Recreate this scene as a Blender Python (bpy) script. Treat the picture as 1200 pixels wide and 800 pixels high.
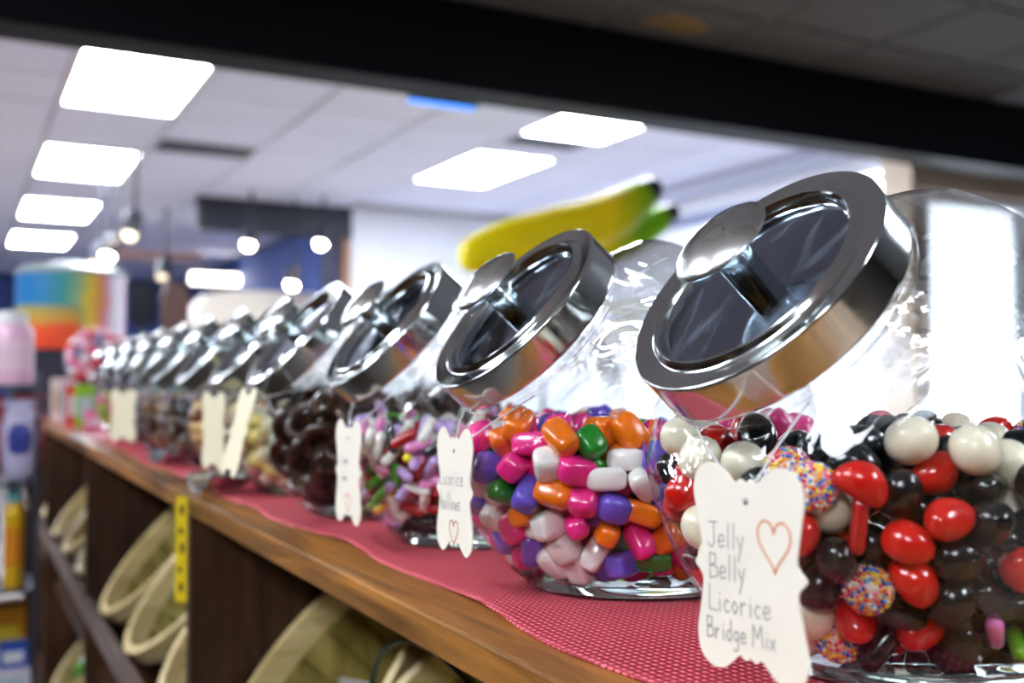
import bpy, math, random
import numpy as np
from mathutils import Vector, Matrix, Quaternion, Euler
random.seed(7)
rng = np.random.default_rng(11)
sc = bpy.context.scene
COL = sc.collection
PI = math.pi
for _o in list(bpy.data.objects):
    bpy.data.objects.remove(_o)

# ------------------------------------------------------------------ camera
Z0 = 1.25                       # camera height above the shop floor
FPX = 1220.0
yaw = math.atan(650 / FPX); pit = math.atan(45 / FPX)
cF = Vector((math.sin(yaw) * math.cos(pit), math.cos(yaw) * math.cos(pit), math.sin(pit)))
cR = Vector((math.cos(yaw), -math.sin(yaw), 0)); cU = cR.cross(cF)
CAM = Vector((0, 0, Z0))
cd = bpy.data.cameras.new('camera'); cam = bpy.data.objects.new('camera', cd); COL.objects.link(cam)
cd.sensor_width = 36; cd.lens = 36 * FPX / 1200
cam.matrix_world = Matrix.Translation(CAM) @ Matrix((cR, cU, -cF)).transposed().to_4x4()
cd.dof.use_dof = True; cd.dof.focus_distance = 0.55; cd.dof.aperture_fstop = 5.4
cd.clip_start = 0.02
sc.camera = cam
def ray(px, py): return cF + cR * ((px - 600) / FPX) + cU * ((400 - py) / FPX)
def at_y(px, py, Y): d = ray(px, py); return CAM + d * (Y / d.y)
def at_x(px, py, X): d = ray(px, py); return CAM + d * (X / d.x)
def at_z(px, py, Z): d = ray(px, py); return CAM + d * ((Z - Z0) / d.z)
def proj(p, c=CAM):
    q = Vector(p) - c; z = q.dot(cF)
    return 600 + FPX * q.dot(cR) / z, 400 - FPX * q.dot(cU) / z, z

# ------------------------------------------------------------------ world, exposure
sc.view_settings.view_transform = 'Standard'
try: sc.view_settings.look = 'None'
except Exception: pass
sc.view_settings.gamma = 1; sc.view_settings.use_curve_mapping = False
sc.view_settings.exposure = 1.32
w = bpy.data.worlds.new('daylight'); sc.world = w; w.use_nodes = True
bg = w.node_tree.nodes['Background']; bg.inputs[0].default_value = (0.78, 0.88, 1.0, 1); bg.inputs[1].default_value = 2.6
sc.cycles.max_bounces = 12; sc.cycles.transparent_max_bounces = 24
sc.cycles.glossy_bounces = 5; sc.cycles.transmission_bounces = 8; sc.cycles.diffuse_bounces = 5
sc.cycles.sample_clamp_indirect = 8
PANEL = 18.0                    # brightness of the ceiling light panels

# ------------------------------------------------------------------ materials
def srgb(r, g, b):
    f = lambda c: ((c / 255 + 0.055) / 1.055) ** 2.4 if c / 255 > 0.04045 else c / 255 / 12.92
    return (f(r), f(g), f(b), 1)
MATS = {}
def mat(name, col=(200, 200, 200), rough=0.5, metal=0.0, noise=None, bump=None, coat=0, sss=0, emit=None, spec=None, tint=0.25, stretch=None):
    """noise=(scale, amount): darkens/lightens the colour by procedural noise; bump=(scale, strength)"""
    if name in MATS: return MATS[name]
    m = bpy.data.materials.new(name); m.use_nodes = True; nt = m.node_tree; N = nt.nodes; L = nt.links
    b = N['Principled BSDF']; c = srgb(*col)
    b.inputs['Base Color'].default_value = c; b.inputs['Roughness'].default_value = rough; b.inputs['Metallic'].default_value = metal
    if coat: b.inputs['Coat Weight'].default_value = coat; b.inputs['Coat Roughness'].default_value = 0.08
    if sss: b.inputs['Subsurface Weight'].default_value = sss; b.inputs['Subsurface Radius'].default_value = (0.004, 0.003, 0.002); b.inputs['Subsurface Scale'].default_value = 1
    if spec is not None: b.inputs['Specular IOR Level'].default_value = spec
    if emit: b.inputs['Emission Color'].default_value = c; b.inputs['Emission Strength'].default_value = emit
    if noise or bump:
        tc = N.new('ShaderNodeTexCoord'); src = tc.outputs['Object']
        if stretch:
            mp = N.new('ShaderNodeMapping'); mp.inputs['Scale'].default_value = stretch; L.new(src, mp.inputs[0]); src = mp.outputs[0]
    if noise:
        t = N.new('ShaderNodeTexNoise'); t.inputs['Scale'].default_value = noise[0]; t.inputs['Detail'].default_value = 5; L.new(src, t.inputs['Vector'])
        r = N.new('ShaderNodeValToRGB'); k = noise[1]
        r.color_ramp.elements[0].position = 0.3; r.color_ramp.elements[1].position = 0.72
        r.color_ramp.elements[0].color = tuple(x * (1 - k) for x in c[:3]) + (1,)
        r.color_ramp.elements[1].color = tuple(min(1, x * (1 + k * 0.6)) for x in c[:3]) + (1,)
        L.new(t.outputs['Fac'], r.inputs[0]); L.new(r.outputs[0], b.inputs['Base Color'])
    if bump:
        t = N.new('ShaderNodeTexNoise'); t.inputs['Scale'].default_value = bump[0]; t.inputs['Detail'].default_value = 4; L.new(src, t.inputs['Vector'])
        q = N.new('ShaderNodeBump'); q.inputs['Strength'].default_value = bump[1]; q.inputs['Distance'].default_value = 0.002
        L.new(t.outputs['Fac'], q.inputs['Height']); L.new(q.outputs[0], b.inputs['Normal'])
    MATS[name] = m; return m

def emitter(name, col, strength):
    if name in MATS: return MATS[name]
    m = bpy.data.materials.new(name); m.use_nodes = True; nt = m.node_tree; nt.nodes.clear()
    e = nt.nodes.new('ShaderNodeEmission'); o = nt.nodes.new('ShaderNodeOutputMaterial')
    e.inputs[0].default_value = srgb(*col); e.inputs[1].default_value = strength
    nt.links.new(e.outputs[0], o.inputs[0]); MATS[name] = m; return m

def wood(name, dark, light, axis='Y', scale=1.0, rough=0.45):
    if name in MATS: return MATS[name]
    m = bpy.data.materials.new(name); m.use_nodes = True; nt = m.node_tree; N = nt.nodes; L = nt.links; b = N['Principled BSDF']
    tc = N.new('ShaderNodeTexCoord'); mp = N.new('ShaderNodeMapping')
    s = [22 * scale] * 3; s['XYZ'.index(axis)] = 1.6 * scale; mp.inputs['Scale'].default_value = s
    L.new(tc.outputs['Object'], mp.inputs[0])
    t = N.new('ShaderNodeTexNoise'); t.inputs['Scale'].default_value = 2.2; t.inputs['Detail'].default_value = 8; t.inputs['Roughness'].default_value = 0.62; t.inputs['Distortion'].default_value = 0.9
    L.new(mp.outputs[0], t.inputs['Vector'])
    t2 = N.new('ShaderNodeTexNoise'); t2.inputs['Scale'].default_value = 3.0; L.new(tc.outputs['Object'], t2.inputs['Vector'])
    mx = N.new('ShaderNodeMath'); mx.operation = 'MULTIPLY_ADD'; mx.inputs[1].default_value = 0.45; L.new(t2.outputs['Fac'], mx.inputs[0]); L.new(t.outputs['Fac'], mx.inputs[2])
    r = N.new('ShaderNodeValToRGB'); e = r.color_ramp.elements
    e[0].position = 0.52; e[1].position = 0.92; e[0].color = srgb(*dark); e[1].color = srgb(*light)
    L.new(mx.outputs[0], r.inputs[0]); L.new(r.outputs[0], b.inputs['Base Color'])
    q = N.new('ShaderNodeBump'); q.inputs['Strength'].default_value = 0.25; q.inputs['Distance'].default_value = 0.001
    L.new(t.outputs['Fac'], q.inputs['Height']); L.new(q.outputs[0], b.inputs['Normal'])
    b.inputs['Roughness'].default_value = rough
    MATS[name] = m; return m

def glass_wall():
    """thin blown glass: clear pane that reflects by the Fresnel law, slightly wavy"""
    m = bpy.data.materials.new('jar_glass'); m.use_nodes = True; nt = m.node_tree; N = nt.nodes; L = nt.links; N.clear()
    out = N.new('ShaderNodeOutputMaterial'); mix = N.new('ShaderNodeMixShader'); tr = N.new('ShaderNodeBsdfTransparent'); gl = N.new('ShaderNodeBsdfGlossy')
    tr.inputs[0].default_value = (0.965, 0.98, 0.972, 1); gl.inputs['Roughness'].default_value = 0.03; gl.inputs[0].default_value = (1, 1, 1, 1)
    tc = N.new('ShaderNodeTexCoord'); mp = N.new('ShaderNodeMapping'); mp.inputs['Rotation'].default_value = (0, math.radians(40), 0); mp.inputs['Scale'].default_value = (9, 30, 24)
    L.new(tc.outputs['Object'], mp.inputs[0])
    t = N.new('ShaderNodeTexNoise'); t.inputs['Scale'].default_value = 1.0; t.inputs['Detail'].default_value = 2.5; t.inputs['Distortion'].default_value = 0.6; L.new(mp.outputs[0], t.inputs['Vector'])
    bp = N.new('ShaderNodeBump'); bp.inputs['Strength'].default_value = 0.5; bp.inputs['Distance'].default_value = 0.006; L.new(t.outputs['Fac'], bp.inputs['Height'])
    L.new(bp.outputs[0], gl.inputs['Normal'])
    geo = N.new('ShaderNodeNewGeometry'); ma = N.new('ShaderNodeMapRange')
    ma.inputs[3].default_value = 1.38; ma.inputs[4].default_value = 1 / 1.38     # same law from both sides of the wall
    L.new(geo.outputs['Backfacing'], ma.inputs[0])
    fr = N.new('ShaderNodeFresnel'); L.new(ma.outputs[0], fr.inputs['IOR']); L.new(bp.outputs[0], fr.inputs['Normal'])
    # pressed glass is thicker and wavier round the shoulder: part of the light is bent there
    rf = N.new('ShaderNodeBsdfRefraction'); rf.inputs['IOR'].default_value = 1.22; rf.inputs['Roughness'].default_value = .04
    bp2 = N.new('ShaderNodeBump'); bp2.inputs['Strength'].default_value = .9; bp2.inputs['Distance'].default_value = .012; L.new(t.outputs['Fac'], bp2.inputs['Height']); L.new(bp2.outputs[0], rf.inputs['Normal'])
    sx = N.new('ShaderNodeSeparateXYZ'); L.new(tc.outputs['Object'], sx.inputs[0])
    mr = N.new('ShaderNodeMapRange'); mr.inputs[1].default_value = .115; mr.inputs[2].default_value = .150; mr.inputs[3].default_value = .0; mr.inputs[4].default_value = .42; L.new(sx.outputs['Z'], mr.inputs[0])
    mx = N.new('ShaderNodeMixShader'); L.new(mr.outputs[0], mx.inputs[0]); L.new(tr.outputs[0], mx.inputs[1]); L.new(rf.outputs[0], mx.inputs[2])
    L.new(fr.outputs[0], mix.inputs[0]); L.new(mx.outputs[0], mix.inputs[1]); L.new(gl.outputs[0], mix.inputs[2]); L.new(mix.outputs[0], out.inputs[0])
    return m
M_GLASS = glass_wall()
def pane_mat():
    m = bpy.data.materials.new('window_pane'); m.use_nodes = True; nt = m.node_tree; N = nt.nodes; N.clear()
    o = N.new('ShaderNodeOutputMaterial'); x = N.new('ShaderNodeMixShader'); a = N.new('ShaderNodeBsdfTransparent'); g = N.new('ShaderNodeBsdfGlossy'); g.inputs['Roughness'].default_value = .02
    x.inputs[0].default_value = .06
    nt.links.new(a.outputs[0], x.inputs[1]); nt.links.new(g.outputs[0], x.inputs[2]); nt.links.new(x.outputs[0], o.inputs[0]); return m
M_PANE = pane_mat()
def solid_glass(name, col, rough=0.0):
    m = bpy.data.materials.new(name); m.use_nodes = True; b = m.node_tree.nodes['Principled BSDF']
    b.inputs['Base Color'].default_value = srgb(*col); b.inputs['Roughness'].default_value = rough; b.inputs['Transmission Weight'].default_value = 1; b.inputs['IOR'].default_value = 1.5
    MATS[name] = m; return m
M_BASE = solid_glass('thick_glass', (206, 226, 220))

def chrome(name, col, rough, smudge):
    m = bpy.data.materials.new(name); m.use_nodes = True; nt = m.node_tree; N = nt.nodes; L = nt.links; b = N['Principled BSDF']
    b.inputs['Metallic'].default_value = 1; b.inputs['Base Color'].default_value = srgb(*col)
    tc = N.new('ShaderNodeTexCoord'); t = N.new('ShaderNodeTexNoise'); t.inputs['Scale'].default_value = 26; t.inputs['Detail'].default_value = 6; t.inputs['Distortion'].default_value = 1.4
    L.new(tc.outputs['Object'], t.inputs['Vector'])
    mr = N.new('ShaderNodeMapRange'); mr.inputs[1].default_value = 0.45; mr.inputs[2].default_value = 0.75; mr.inputs[3].default_value = rough; mr.inputs[4].default_value = rough + smudge
    L.new(t.outputs['Fac'], mr.inputs[0]); L.new(mr.outputs[0], b.inputs['Roughness'])
    MATS[name] = m; return m
M_CHROME = chrome('chrome', (212, 222, 222), 0.10, 0.14)
M_KNOB = chrome('brushed_knob', (206, 210, 208), 0.24, 0.10)
def plate():
    m = chrome('smudged_chrome', (150, 166, 186), 0.06, 0.16); nt = m.node_tree; N = nt.nodes; L = nt.links; b = N['Principled BSDF']
    tc = N.new('ShaderNodeTexCoord'); mp = N.new('ShaderNodeMapping'); mp.inputs['Rotation'].default_value = (.5, .3, .9); mp.inputs['Scale'].default_value = (14, 46, 20); L.new(tc.outputs['Object'], mp.inputs[0])
    t = N.new('ShaderNodeTexNoise'); t.inputs['Scale'].default_value = 1; t.inputs['Detail'].default_value = 7; t.inputs['Roughness'].default_value = .65; t.inputs['Distortion'].default_value = 1.2; L.new(mp.outputs[0], t.inputs['Vector'])
    r = N.new('ShaderNodeMapRange'); r.inputs[1].default_value = .50; r.inputs[2].default_value = .78; r.inputs[3].default_value = 1.0; r.inputs[4].default_value = .5; L.new(t.outputs['Fac'], r.inputs[0]); L.new(r.outputs[0], b.inputs['Metallic'])
    return m
M_PLATE = plate()

def mat_cloth():
    m = bpy.data.materials.new('red_weave'); m.use_nodes = True; nt = m.node_tree; N = nt.nodes; L = nt.links; b = N['Principled BSDF']
    tc = N.new('ShaderNodeTexCoord'); ws = []
    for ax, sc_ in (('X', 440), ('Y', 360)):
        wv = N.new('ShaderNodeTexWave'); wv.wave_type = 'BANDS'; wv.bands_direction = ax; wv.inputs['Scale'].default_value = sc_ / 6.283; wv.inputs['Distortion'].default_value = 0.15
        L.new(tc.outputs['Object'], wv.inputs['Vector']); ws.append(wv)
    mu = N.new('ShaderNodeMath'); mu.operation = 'MULTIPLY'; L.new(ws[0].outputs['Fac'], mu.inputs[0]); L.new(ws[1].outputs['Fac'], mu.inputs[1])
    r = N.new('ShaderNodeValToRGB'); r.color_ramp.elements[0].color = srgb(168, 30, 52); r.color_ramp.elements[1].color = srgb(250, 124, 136); r.color_ramp.elements[1].position = 0.5
    L.new(mu.outputs[0], r.inputs[0]); L.new(r.outputs[0], b.inputs['Base Color'])
    q = N.new('ShaderNodeBump'); q.inputs['Strength'].default_value = 0.9; q.inputs['Distance'].default_value = 0.0012; L.new(mu.outputs[0], q.inputs['Height']); L.new(q.outputs[0], b.inputs['Normal'])
    b.inputs['Roughness'].default_value = 0.55
    return m

def stain_tile(name, col, stain=False):
    m = mat(name, col, 0.9, noise=(60, 0.08), bump=(220, 0.25)); return m

# ------------------------------------------------------------------ mesh helpers
class MB:
    def __init__(s): s.v = []; s.f = []; s.mi = []; s.cur = 0
    def add(s, vs, fs):
        k = len(s.v); s.v += [tuple(p) for p in vs]
        for f in fs: s.f.append(tuple(i + k for i in f)); s.mi.append(s.cur)
        return s
    def box(s, a, b):
        x0, y0, z0 = a; x1, y1, z1 = b
        return s.add([(x0,y0,z0),(x1,y0,z0),(x1,y1,z0),(x0,y1,z0),(x0,y0,z1),(x1,y0,z1),(x1,y1,z1),(x0,y1,z1)],
                     [(3,2,1,0),(4,5,6,7),(0,1,5,4),(1,2,6,5),(2,3,7,6),(3,0,4,7)])
    def revolve(s, prof, n=32, o=(0,0,0), ax=(0,0,1), ys=None, u=None, cap0=False, cap1=False):
        """prof: (axial, radius) pairs; ys: factor on the second cross axis, one per pair"""
        o = Vector(o); ax = Vector(ax).normalized()
        u = Vector(u) if u else (ax.orthogonal()).normalized(); v = ax.cross(u)
        vs = []; fs = []
        for k, (a, r) in enumerate(prof):
            y = ys[k] if ys else 1
            for i in range(n):
                t = 2 * PI * i / n; vs.append(o + ax * a + u * (r * y * math.cos(t)) + v * (r * math.sin(t)))
        for k in range(len(prof) - 1):
            for i in range(n):
                j = (i + 1) % n; fs.append((k*n+i, k*n+j, (k+1)*n+j, (k+1)*n+i))
        if cap0: fs.append(tuple(range(n - 1, -1, -1)))
        if cap1: fs.append(tuple(range((len(prof)-1)*n, len(prof)*n)))
        return s.add(vs, fs)
    def tube(s, pts, r, n=8, closed=False):
        pts = [Vector(p) for p in pts]; m = len(pts); vs = []; fs = []
        pu = None
        for i, p in enumerate(pts):
            if closed: d = pts[(i+1) % m] - pts[i-1]
            else: d = pts[min(i+1, m-1)] - pts[max(i-1, 0)]
            d.normalize()
            u = d.orthogonal().normalized() if pu is None else (pu - d * pu.dot(d)).normalized()
            pu = u; v = d.cross(u); rr = r[i] if isinstance(r, (list, tuple)) else r
            for k in range(n):
                t = 2 * PI * k / n; vs.append(p + u * (rr * math.cos(t)) + v * (rr * math.sin(t)))
        for i in range(m if closed else m - 1):
            for k in range(n):
                j = (k + 1) % n; a = i * n; b = ((i + 1) % m) * n; fs.append((a+k, a+j, b+j, b+k))
        if not closed: fs.append(tuple(range(n-1, -1, -1))); fs.append(tuple(range((m-1)*n, m*n)))
        return s.add(vs, fs)
    def prism(s, outline, d, fn=lambda x, y, z: (x, y, z)):
        """outline in the plane, extruded 0..d; fn maps (u, v, depth) to space"""
        n = len(outline); vs = [fn(x, y, 0) for x, y in outline] + [fn(x, y, d) for x, y in outline]
        fs = [tuple(range(n - 1, -1, -1)), tuple(range(n, 2 * n))] + [(i, (i+1) % n, n + (i+1) % n, n + i) for i in range(n)]
        return s.add(vs, fs)
    def sphere(s, r=1, n=14, m=9, e=1.0, sc_=(1,1,1), o=(0,0,0)):
        g = lambda c: math.copysign(abs(c) ** e, c); vs = []; fs = []
        for i in range(1, m):
            a = PI * i / m
            for k in range(n):
                t = 2 * PI * k / n
                vs.append((o[0] + r*sc_[0]*g(math.sin(a))*g(math.cos(t)), o[1] + r*sc_[1]*g(math.sin(a))*g(math.sin(t)), o[2] + r*sc_[2]*g(math.cos(a))))
        top = len(vs); vs += [(o[0], o[1], o[2] + r*sc_[2]), (o[0], o[1], o[2] - r*sc_[2])]
        for i in range(m - 2):
            for k in range(n): j = (k+1) % n; fs.append((i*n+k, (i+1)*n+k, (i+1)*n+j, i*n+j))
        for k in range(n): j = (k+1) % n; fs.append((top, k, j)); fs.append((top+1, (m-2)*n+j, (m-2)*n+k))
        return s.add(vs, fs)
    def mesh(s, name, mats, smooth=True, sharp=None):
        me = bpy.data.meshes.new(name); me.from_pydata(s.v, [], s.f); me.update()
        for m in (mats if isinstance(mats, (list, tuple)) else [mats]): me.materials.append(m)
        me.polygons.foreach_set('material_index', s.mi)
        if smooth: me.polygons.foreach_set('use_smooth', [True] * len(me.polygons))
        if sharp is not None:
            try: me.set_sharp_from_angle(angle=math.radians(sharp))
            except Exception: pass
        return me
    def obj(s, name, mats, parent=None, loc=None, smooth=False, sharp=35, bevel=0):
        o = link(name, s.mesh(name, mats, smooth, sharp if smooth else None), parent, loc)
        if bevel:
            b = o.modifiers.new('bevel', 'BEVEL'); b.width = bevel; b.segments = 2; b.limit_method = 'ANGLE'
        return o
def link(name, me, parent=None, loc=None, rot=None):
    o = bpy.data.objects.new(name, me); COL.objects.link(o)
    if parent: o.parent = parent
    if loc is not None: o.location = loc
    if rot is not None: o.rotation_euler = rot
    return o
def tag(o, label, cat, group=None):
    o['label'] = label; o['category'] = cat
    if group: o['group'] = group
    return o
def struct(o, label=None):
    o['kind'] = 'structure'
    if label: o['label'] = label
    return o
def thing(name, label, cat, loc=(0,0,0), group=None, rot=None):
    return tag(link(name, None, None, loc, rot), label, cat, group)
def boxo(name, a, b, m, parent=None, bevel=0):
    """box whose origin sits at its base centre"""
    c = Vector(((a[0]+b[0])/2, (a[1]+b[1])/2, a[2])); base = parent.location if parent else Vector()
    return MB().box(Vector(a)-c, Vector(b)-c).obj(name, m, parent, c - base, bevel=bevel)

# ------------------------------------------------------------------ the room
HC = 1.53; ZC = Z0 + HC          # ceiling height
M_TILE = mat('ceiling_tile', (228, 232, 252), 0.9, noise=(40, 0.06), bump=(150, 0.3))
M_TILE_SHADED = mat('shaded_ceiling_tile', (100, 97, 92), 0.9, noise=(1.6, 0.16), bump=(150, 0.3))  # same tiles before the beam, their unlit tone put into the colour
M_GRID = mat('ceiling_grid', (170, 172, 182), 0.5)
M_WALL = mat('white_wall', (238, 242, 250), 0.7, noise=(3, 0.03))
M_BEIGE = mat('beige_wall', (214, 198, 178), 0.7, noise=(4, 0.06))
M_BLUE = mat('blue_wall', (72, 98, 168), 0.7, noise=(2, 0.1))
M_BLACK = mat('black_beam', (5, 8, 16), 0.6, spec=.2)
M_DARK = mat('dark_trim', (30, 34, 48), 0.5)
M_FLOOR = mat('floor_vinyl', (138, 130, 124), 0.35, noise=(6, 0.2))
struct(boxo('floor', (-5, -4, -0.1), (7, 17, 0), M_FLOOR), 'dull beige vinyl shop floor')
struct(boxo('wall_left', (-5.1, -4, 0), (-5, 17, ZC + .2), M_WALL), 'white side wall of the shop')
struct(boxo('wall_right', (5.1, 4.36, 0), (5.2, 8.8, ZC + .2), M_WALL), 'white side wall behind the jar shelf')
struct(boxo('wall_right_near', (6.9, -4, 0), (7.0, 4.5, ZC + .2), mat('brown_wall', (66, 56, 48), .7, noise=(3, .1))), 'dark brown side wall of the near part of the shop')
struct(boxo('wall_back', (-5, 16.9, 0), (5.3, 17, ZC + .2), M_BLUE), 'blue wall at the far end of the shop')
struct(boxo('wall_partition', (3.08, 8.8, 0), (5.2, 8.95, ZC), M_WALL), 'white partition wall beyond the banana')
struct(boxo('wall_partition_return', (3.08, 8.951, 0), (3.2, 16.9, ZC), M_BLUE), 'partition return wall running to the far end')
struct(boxo('wall_front', (-5, -4.1, 0), (7, -4, ZC + .2), mat('brown_wall', (66, 56, 48), .7, noise=(3, .1))), 'dark brown wall on the near side of the shop')
# ceiling: T-bar grid with a tile in every bay
TX, TY, X0t, Y0t = 0.643, 0.57, 0.46, 5.07
ceil = struct(boxo('ceiling', (-5, -4, ZC + .012), (7, 17, ZC + .1), M_GRID), 'suspended ceiling of pale tiles')
tile_me = MB().box((.012, .012, 0), (TX - .012, TY - .012, .010)).mesh('ceiling_tile', M_TILE, False)
shaded_me = MB().box((.012, .012, 0), (TX - .012, TY - .012, .010)).mesh('ceiling_tile_shaded', M_TILE_SHADED, False)
panels = {(0, 0), (0, 4), (0, 8), (0, 12), (4, 1), (4, -1.5)}
lit = set()
for cx, r0 in ((0, 0), (0, 4), (0, 8), (0, 12), (4, 2), (4, -1)): lit |= {(cx, r0), (cx, r0 + 1)}
FILL = [(-4, -9), (-4, -5), (-4, -1), (1, -13), (-4, 3), (-4, 7), (5, -9), (-7, -5), (-4, -13)]  # unseen panels added to light the candies, tags and glass
for cx, r0 in FILL: lit |= {(cx, r0), (cx, r0 + 1)}
def in_view(x, y):
    px, py, z = proj((x, y, ZC)); return z > .2 and -120 < px < 1320 and -160 < py < 420
for cx in range(-2, 8):
    for ry in range(-8, 20):
        x, y = X0t + cx * TX, Y0t + ry * TY
        if (cx, ry) in lit or x + TX > 5.1 or not in_view(x + TX/2, y + TY/2): continue
        if y > 8.2 and x > 2.9: continue
        t = link('ceiling_tile', shaded_me if y < 3.6 else tile_me, ceil, Vector((x, y, ZC)) - ceil.location)
struct(MB().box((-5, 3.76, 0), (6.9, 3.96, .355)).obj('trim_beam', M_BLACK, loc=(0, 0, ZC - .355)), 'black ceiling beam crossing the shop')
p = at_y(525, 108, 3.97)
t = thing('blue_glint', 'made-up glowing strip for the blue glint on the lower edge of the black beam', 'light', (p.x, 3.985, ZC - .355))  # added glowing strip stands in for a blue reflection on the beam
MB().box((-.18, -.02, -.012), (.14, .02, 0)).obj('housing', M_DARK, t)
MB().box((-.17, -.015, -.016), (.13, .015, -.012)).obj('diffuser', emitter('blue_glow', (60, 140, 255), 1.2), t)
# water stain on the near ceiling
st = []
for i in range(28):
    a = 2 * PI * i / 28; st.append((.16 * (1 + .18 * math.sin(3 * a) + .1 * math.sin(5 * a + 1)) * math.cos(a), .10 * (1 + .2 * math.sin(2 * a + .6)) * math.sin(a)))
sp = at_z(795, 28, ZC - .001)
struct(MB().prism(st, .0008).obj('trim_stain', mat('water_stain', (150, 118, 66), 0.9, noise=(8, 0.2)), loc=sp), 'brown water stain on the near ceiling')

M_PANEL = emitter('light_panel', (238, 244, 255), PANEL)
M_FRAME = mat('light_frame', (225, 226, 230), 0.5)
def panel(cx, r0, label, group=None):
    x, y = X0t + cx * TX, Y0t + r0 * TY
    t = thing('ceiling_light', label, 'light', (x, y, ZC - .004), group)
    f = MB()
    for a, b in (((0, 0, 0), (TX, .02, .014)), ((0, 2*TY - .02, 0), (TX, 2*TY, .014)), ((0, .02, 0), (.035, 2*TY - .02, .014)), ((TX - .035, .02, 0), (TX, 2*TY - .02, .014))): f.box(a, b)
    f.obj('frame', M_FRAME, t)
    MB().box((.035, .02, .004), (TX - .035, 2*TY - .02, .012)).obj('diffuser', M_PANEL, t)
    return t
for k, ry in enumerate((0, 4, 8, 12)):
    panel(0, ry, ['large bright ceiling light panel just past the black beam, first of four in line', 'second ceiling light panel in the line of four going away from the beam', 'third ceiling light panel in the line of four', 'last ceiling light panel in the line of four, nearest the far end'][k], 'line of four light panels')
panel(4, 2, 'bright ceiling light panel above the left end of the banana')
panel(4, -1, 'bright ceiling light panel half hidden by the black beam')
for cx, r0 in FILL: panel(cx, r0, 'added ceiling light panel out of view, lighting the jars', 'added light panels out of view')
M_VENT = mat('vent_metal', (96, 100, 116), 0.5); M_VDARK = mat('vent_inside', (24, 26, 34), 0.8)
for x, y, wx, wy, lb in ((1.13, 6.84, .6, .36, 'grey slatted ceiling vent between the light panels and the wall'), (3.08, 5.66, .5, .26, 'small dark ceiling vent between the two right light panels')):
    t = thing('ceiling_vent', lb, 'vent', (x, y, ZC - .004))
    MB().box((0, 0, .002), (wx, wy, .006)).obj('vent_back', M_VDARK, t)
    for k in range(6):
        MB().box((0, wy * k / 6, -.004), (wx, wy * k / 6 + wy * .07, .002)).obj('slat', M_VENT, t)
# crown band and light box along the right wall, beige pier
struct(boxo('trim_crown', (4.95, 4.36, ZC - .10), (5.1, 8.8, ZC), mat('crown', (205, 212, 232), 0.6)), 'pale crown moulding along the white wall')
struct(boxo('trim_picture_rail', (5.04, 4.36, ZC - .30), (5.1, 8.8, ZC - .25), mat('rail_blue', (120, 134, 178), 0.6)), 'grey blue rail along the white wall')
# beige wall end with a shop window behind the nearest jar
XW0, XW1, ZW0, ZW1 = 4.86, 6.8, .55, Z0 + 1.10
pier = struct(link('wall_pier', None, None, (4.78, 4.13, 0)), 'beige wall with a bright shop window behind the large jar')
for a, b in (((4.78, 4.13, 0), (6.9, 4.35, ZW0)), ((4.78, 4.13, ZW1), (6.9, 4.35, ZC)), ((4.78, 4.13, ZW0), (XW0, 4.35, ZW1)), ((XW1, 4.13, ZW0), (6.9, 4.35, ZW1))):
    boxo('wall_section', a, b, M_BEIGE, pier)
win = struct(link('window_1', None, None, (XW0, 4.2, ZW0)), 'bright shop window behind the large jar')
M_WF = mat('window_frame', (226, 228, 234), .5)
for a, b in (((XW0, 4.18, ZW0), (XW1, 4.26, ZW0 + .05)), ((XW0, 4.18, ZW1 - .05), (XW1, 4.26, ZW1)), ((XW0, 4.18, ZW0 + .05), (XW0 + .05, 4.26, ZW1 - .05)), ((XW1 - .05, 4.18, ZW0 + .05), (XW1, 4.26, ZW1 - .05)), ((5.83, 4.18, ZW0 + .05), (5.88, 4.26, ZW1 - .05))):
    boxo('window_frame', a, b, M_WF, win)
for a, b in ((XW0 + .05, 5.83), (5.88, XW1 - .05)):
    boxo('pane', (a, 4.215, ZW0 + .05), (b, 4.219, ZW1 - .05), M_PANE, win)
t = thing('wall_light', 'small bright white wall light beside the beige pier', 'light', (5.1, 4.62, Z0 + 1.05))
MB().box((-.05, -.16, 0), (0, .16, .26)).obj('housing', M_FRAME, t)
MB().box((-.058, -.14, .02), (-.05, .14, .24)).obj('diffuser', emitter('wall_light_glow', (245, 250, 255), 6), t)

# ---- far room on the left
struct(boxo('trim_header', (1.75, 8.81, ZC - .27), (3.08, 8.97, ZC), M_DARK), 'dark header over the opening beside the white wall')
p = at_y(388, 300, 8.9); struct(boxo('trim_post', (p.x - .07, 8.85, 0), (p.x + .06, 8.98, ZC - .27), mat('navy_post', (22, 30, 66), 0.5)), 'navy post beside the white wall')
p = at_y(405, 300, 8.9); struct(boxo('trim_jamb', (p.x - .04, 8.84, 0), (p.x + .035, 8.97, ZC - .27), mat('tan_jamb', (176, 134, 110), 0.6)), 'tan door jamb beside the white wall')

def spot(px, py, Y, label, strength=40, r=.045):
    p = at_y(px, py, Y); t = thing('spot_light', label, 'spotlight', p, 'spotlights in the far room')
    MB().sphere(r, 12, 8).obj('bulb', emitter('bulb_%d' % strength, (255, 236, 206), strength), t, smooth=True)
    ax = Vector((.25, .35, .9))
    MB().revolve([(-.012, r * 1.15), (.05, r * 1.5), (.15, r * 1.4), (.17, r * .7)], 16, ax=ax, cap1=True).obj('lamp_can', M_DARK, t, smooth=True)
    if ZC - p.z > .18:
        q = ax.normalized() * .165
        MB().tube([q, (q.x, q.y, ZC - p.z)], .012, 8).obj('stem', M_DARK, t, smooth=True)
    return t
spot(291, 286, 8.3, 'warm spotlight in a dark can, farther from the white wall')
spot(376, 285, 8.3, 'warm spotlight in a dark can beside the white wall')
spot(342, 333, 8.5, 'low hanging warm bulb over the lids of the jars', 40)
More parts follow.
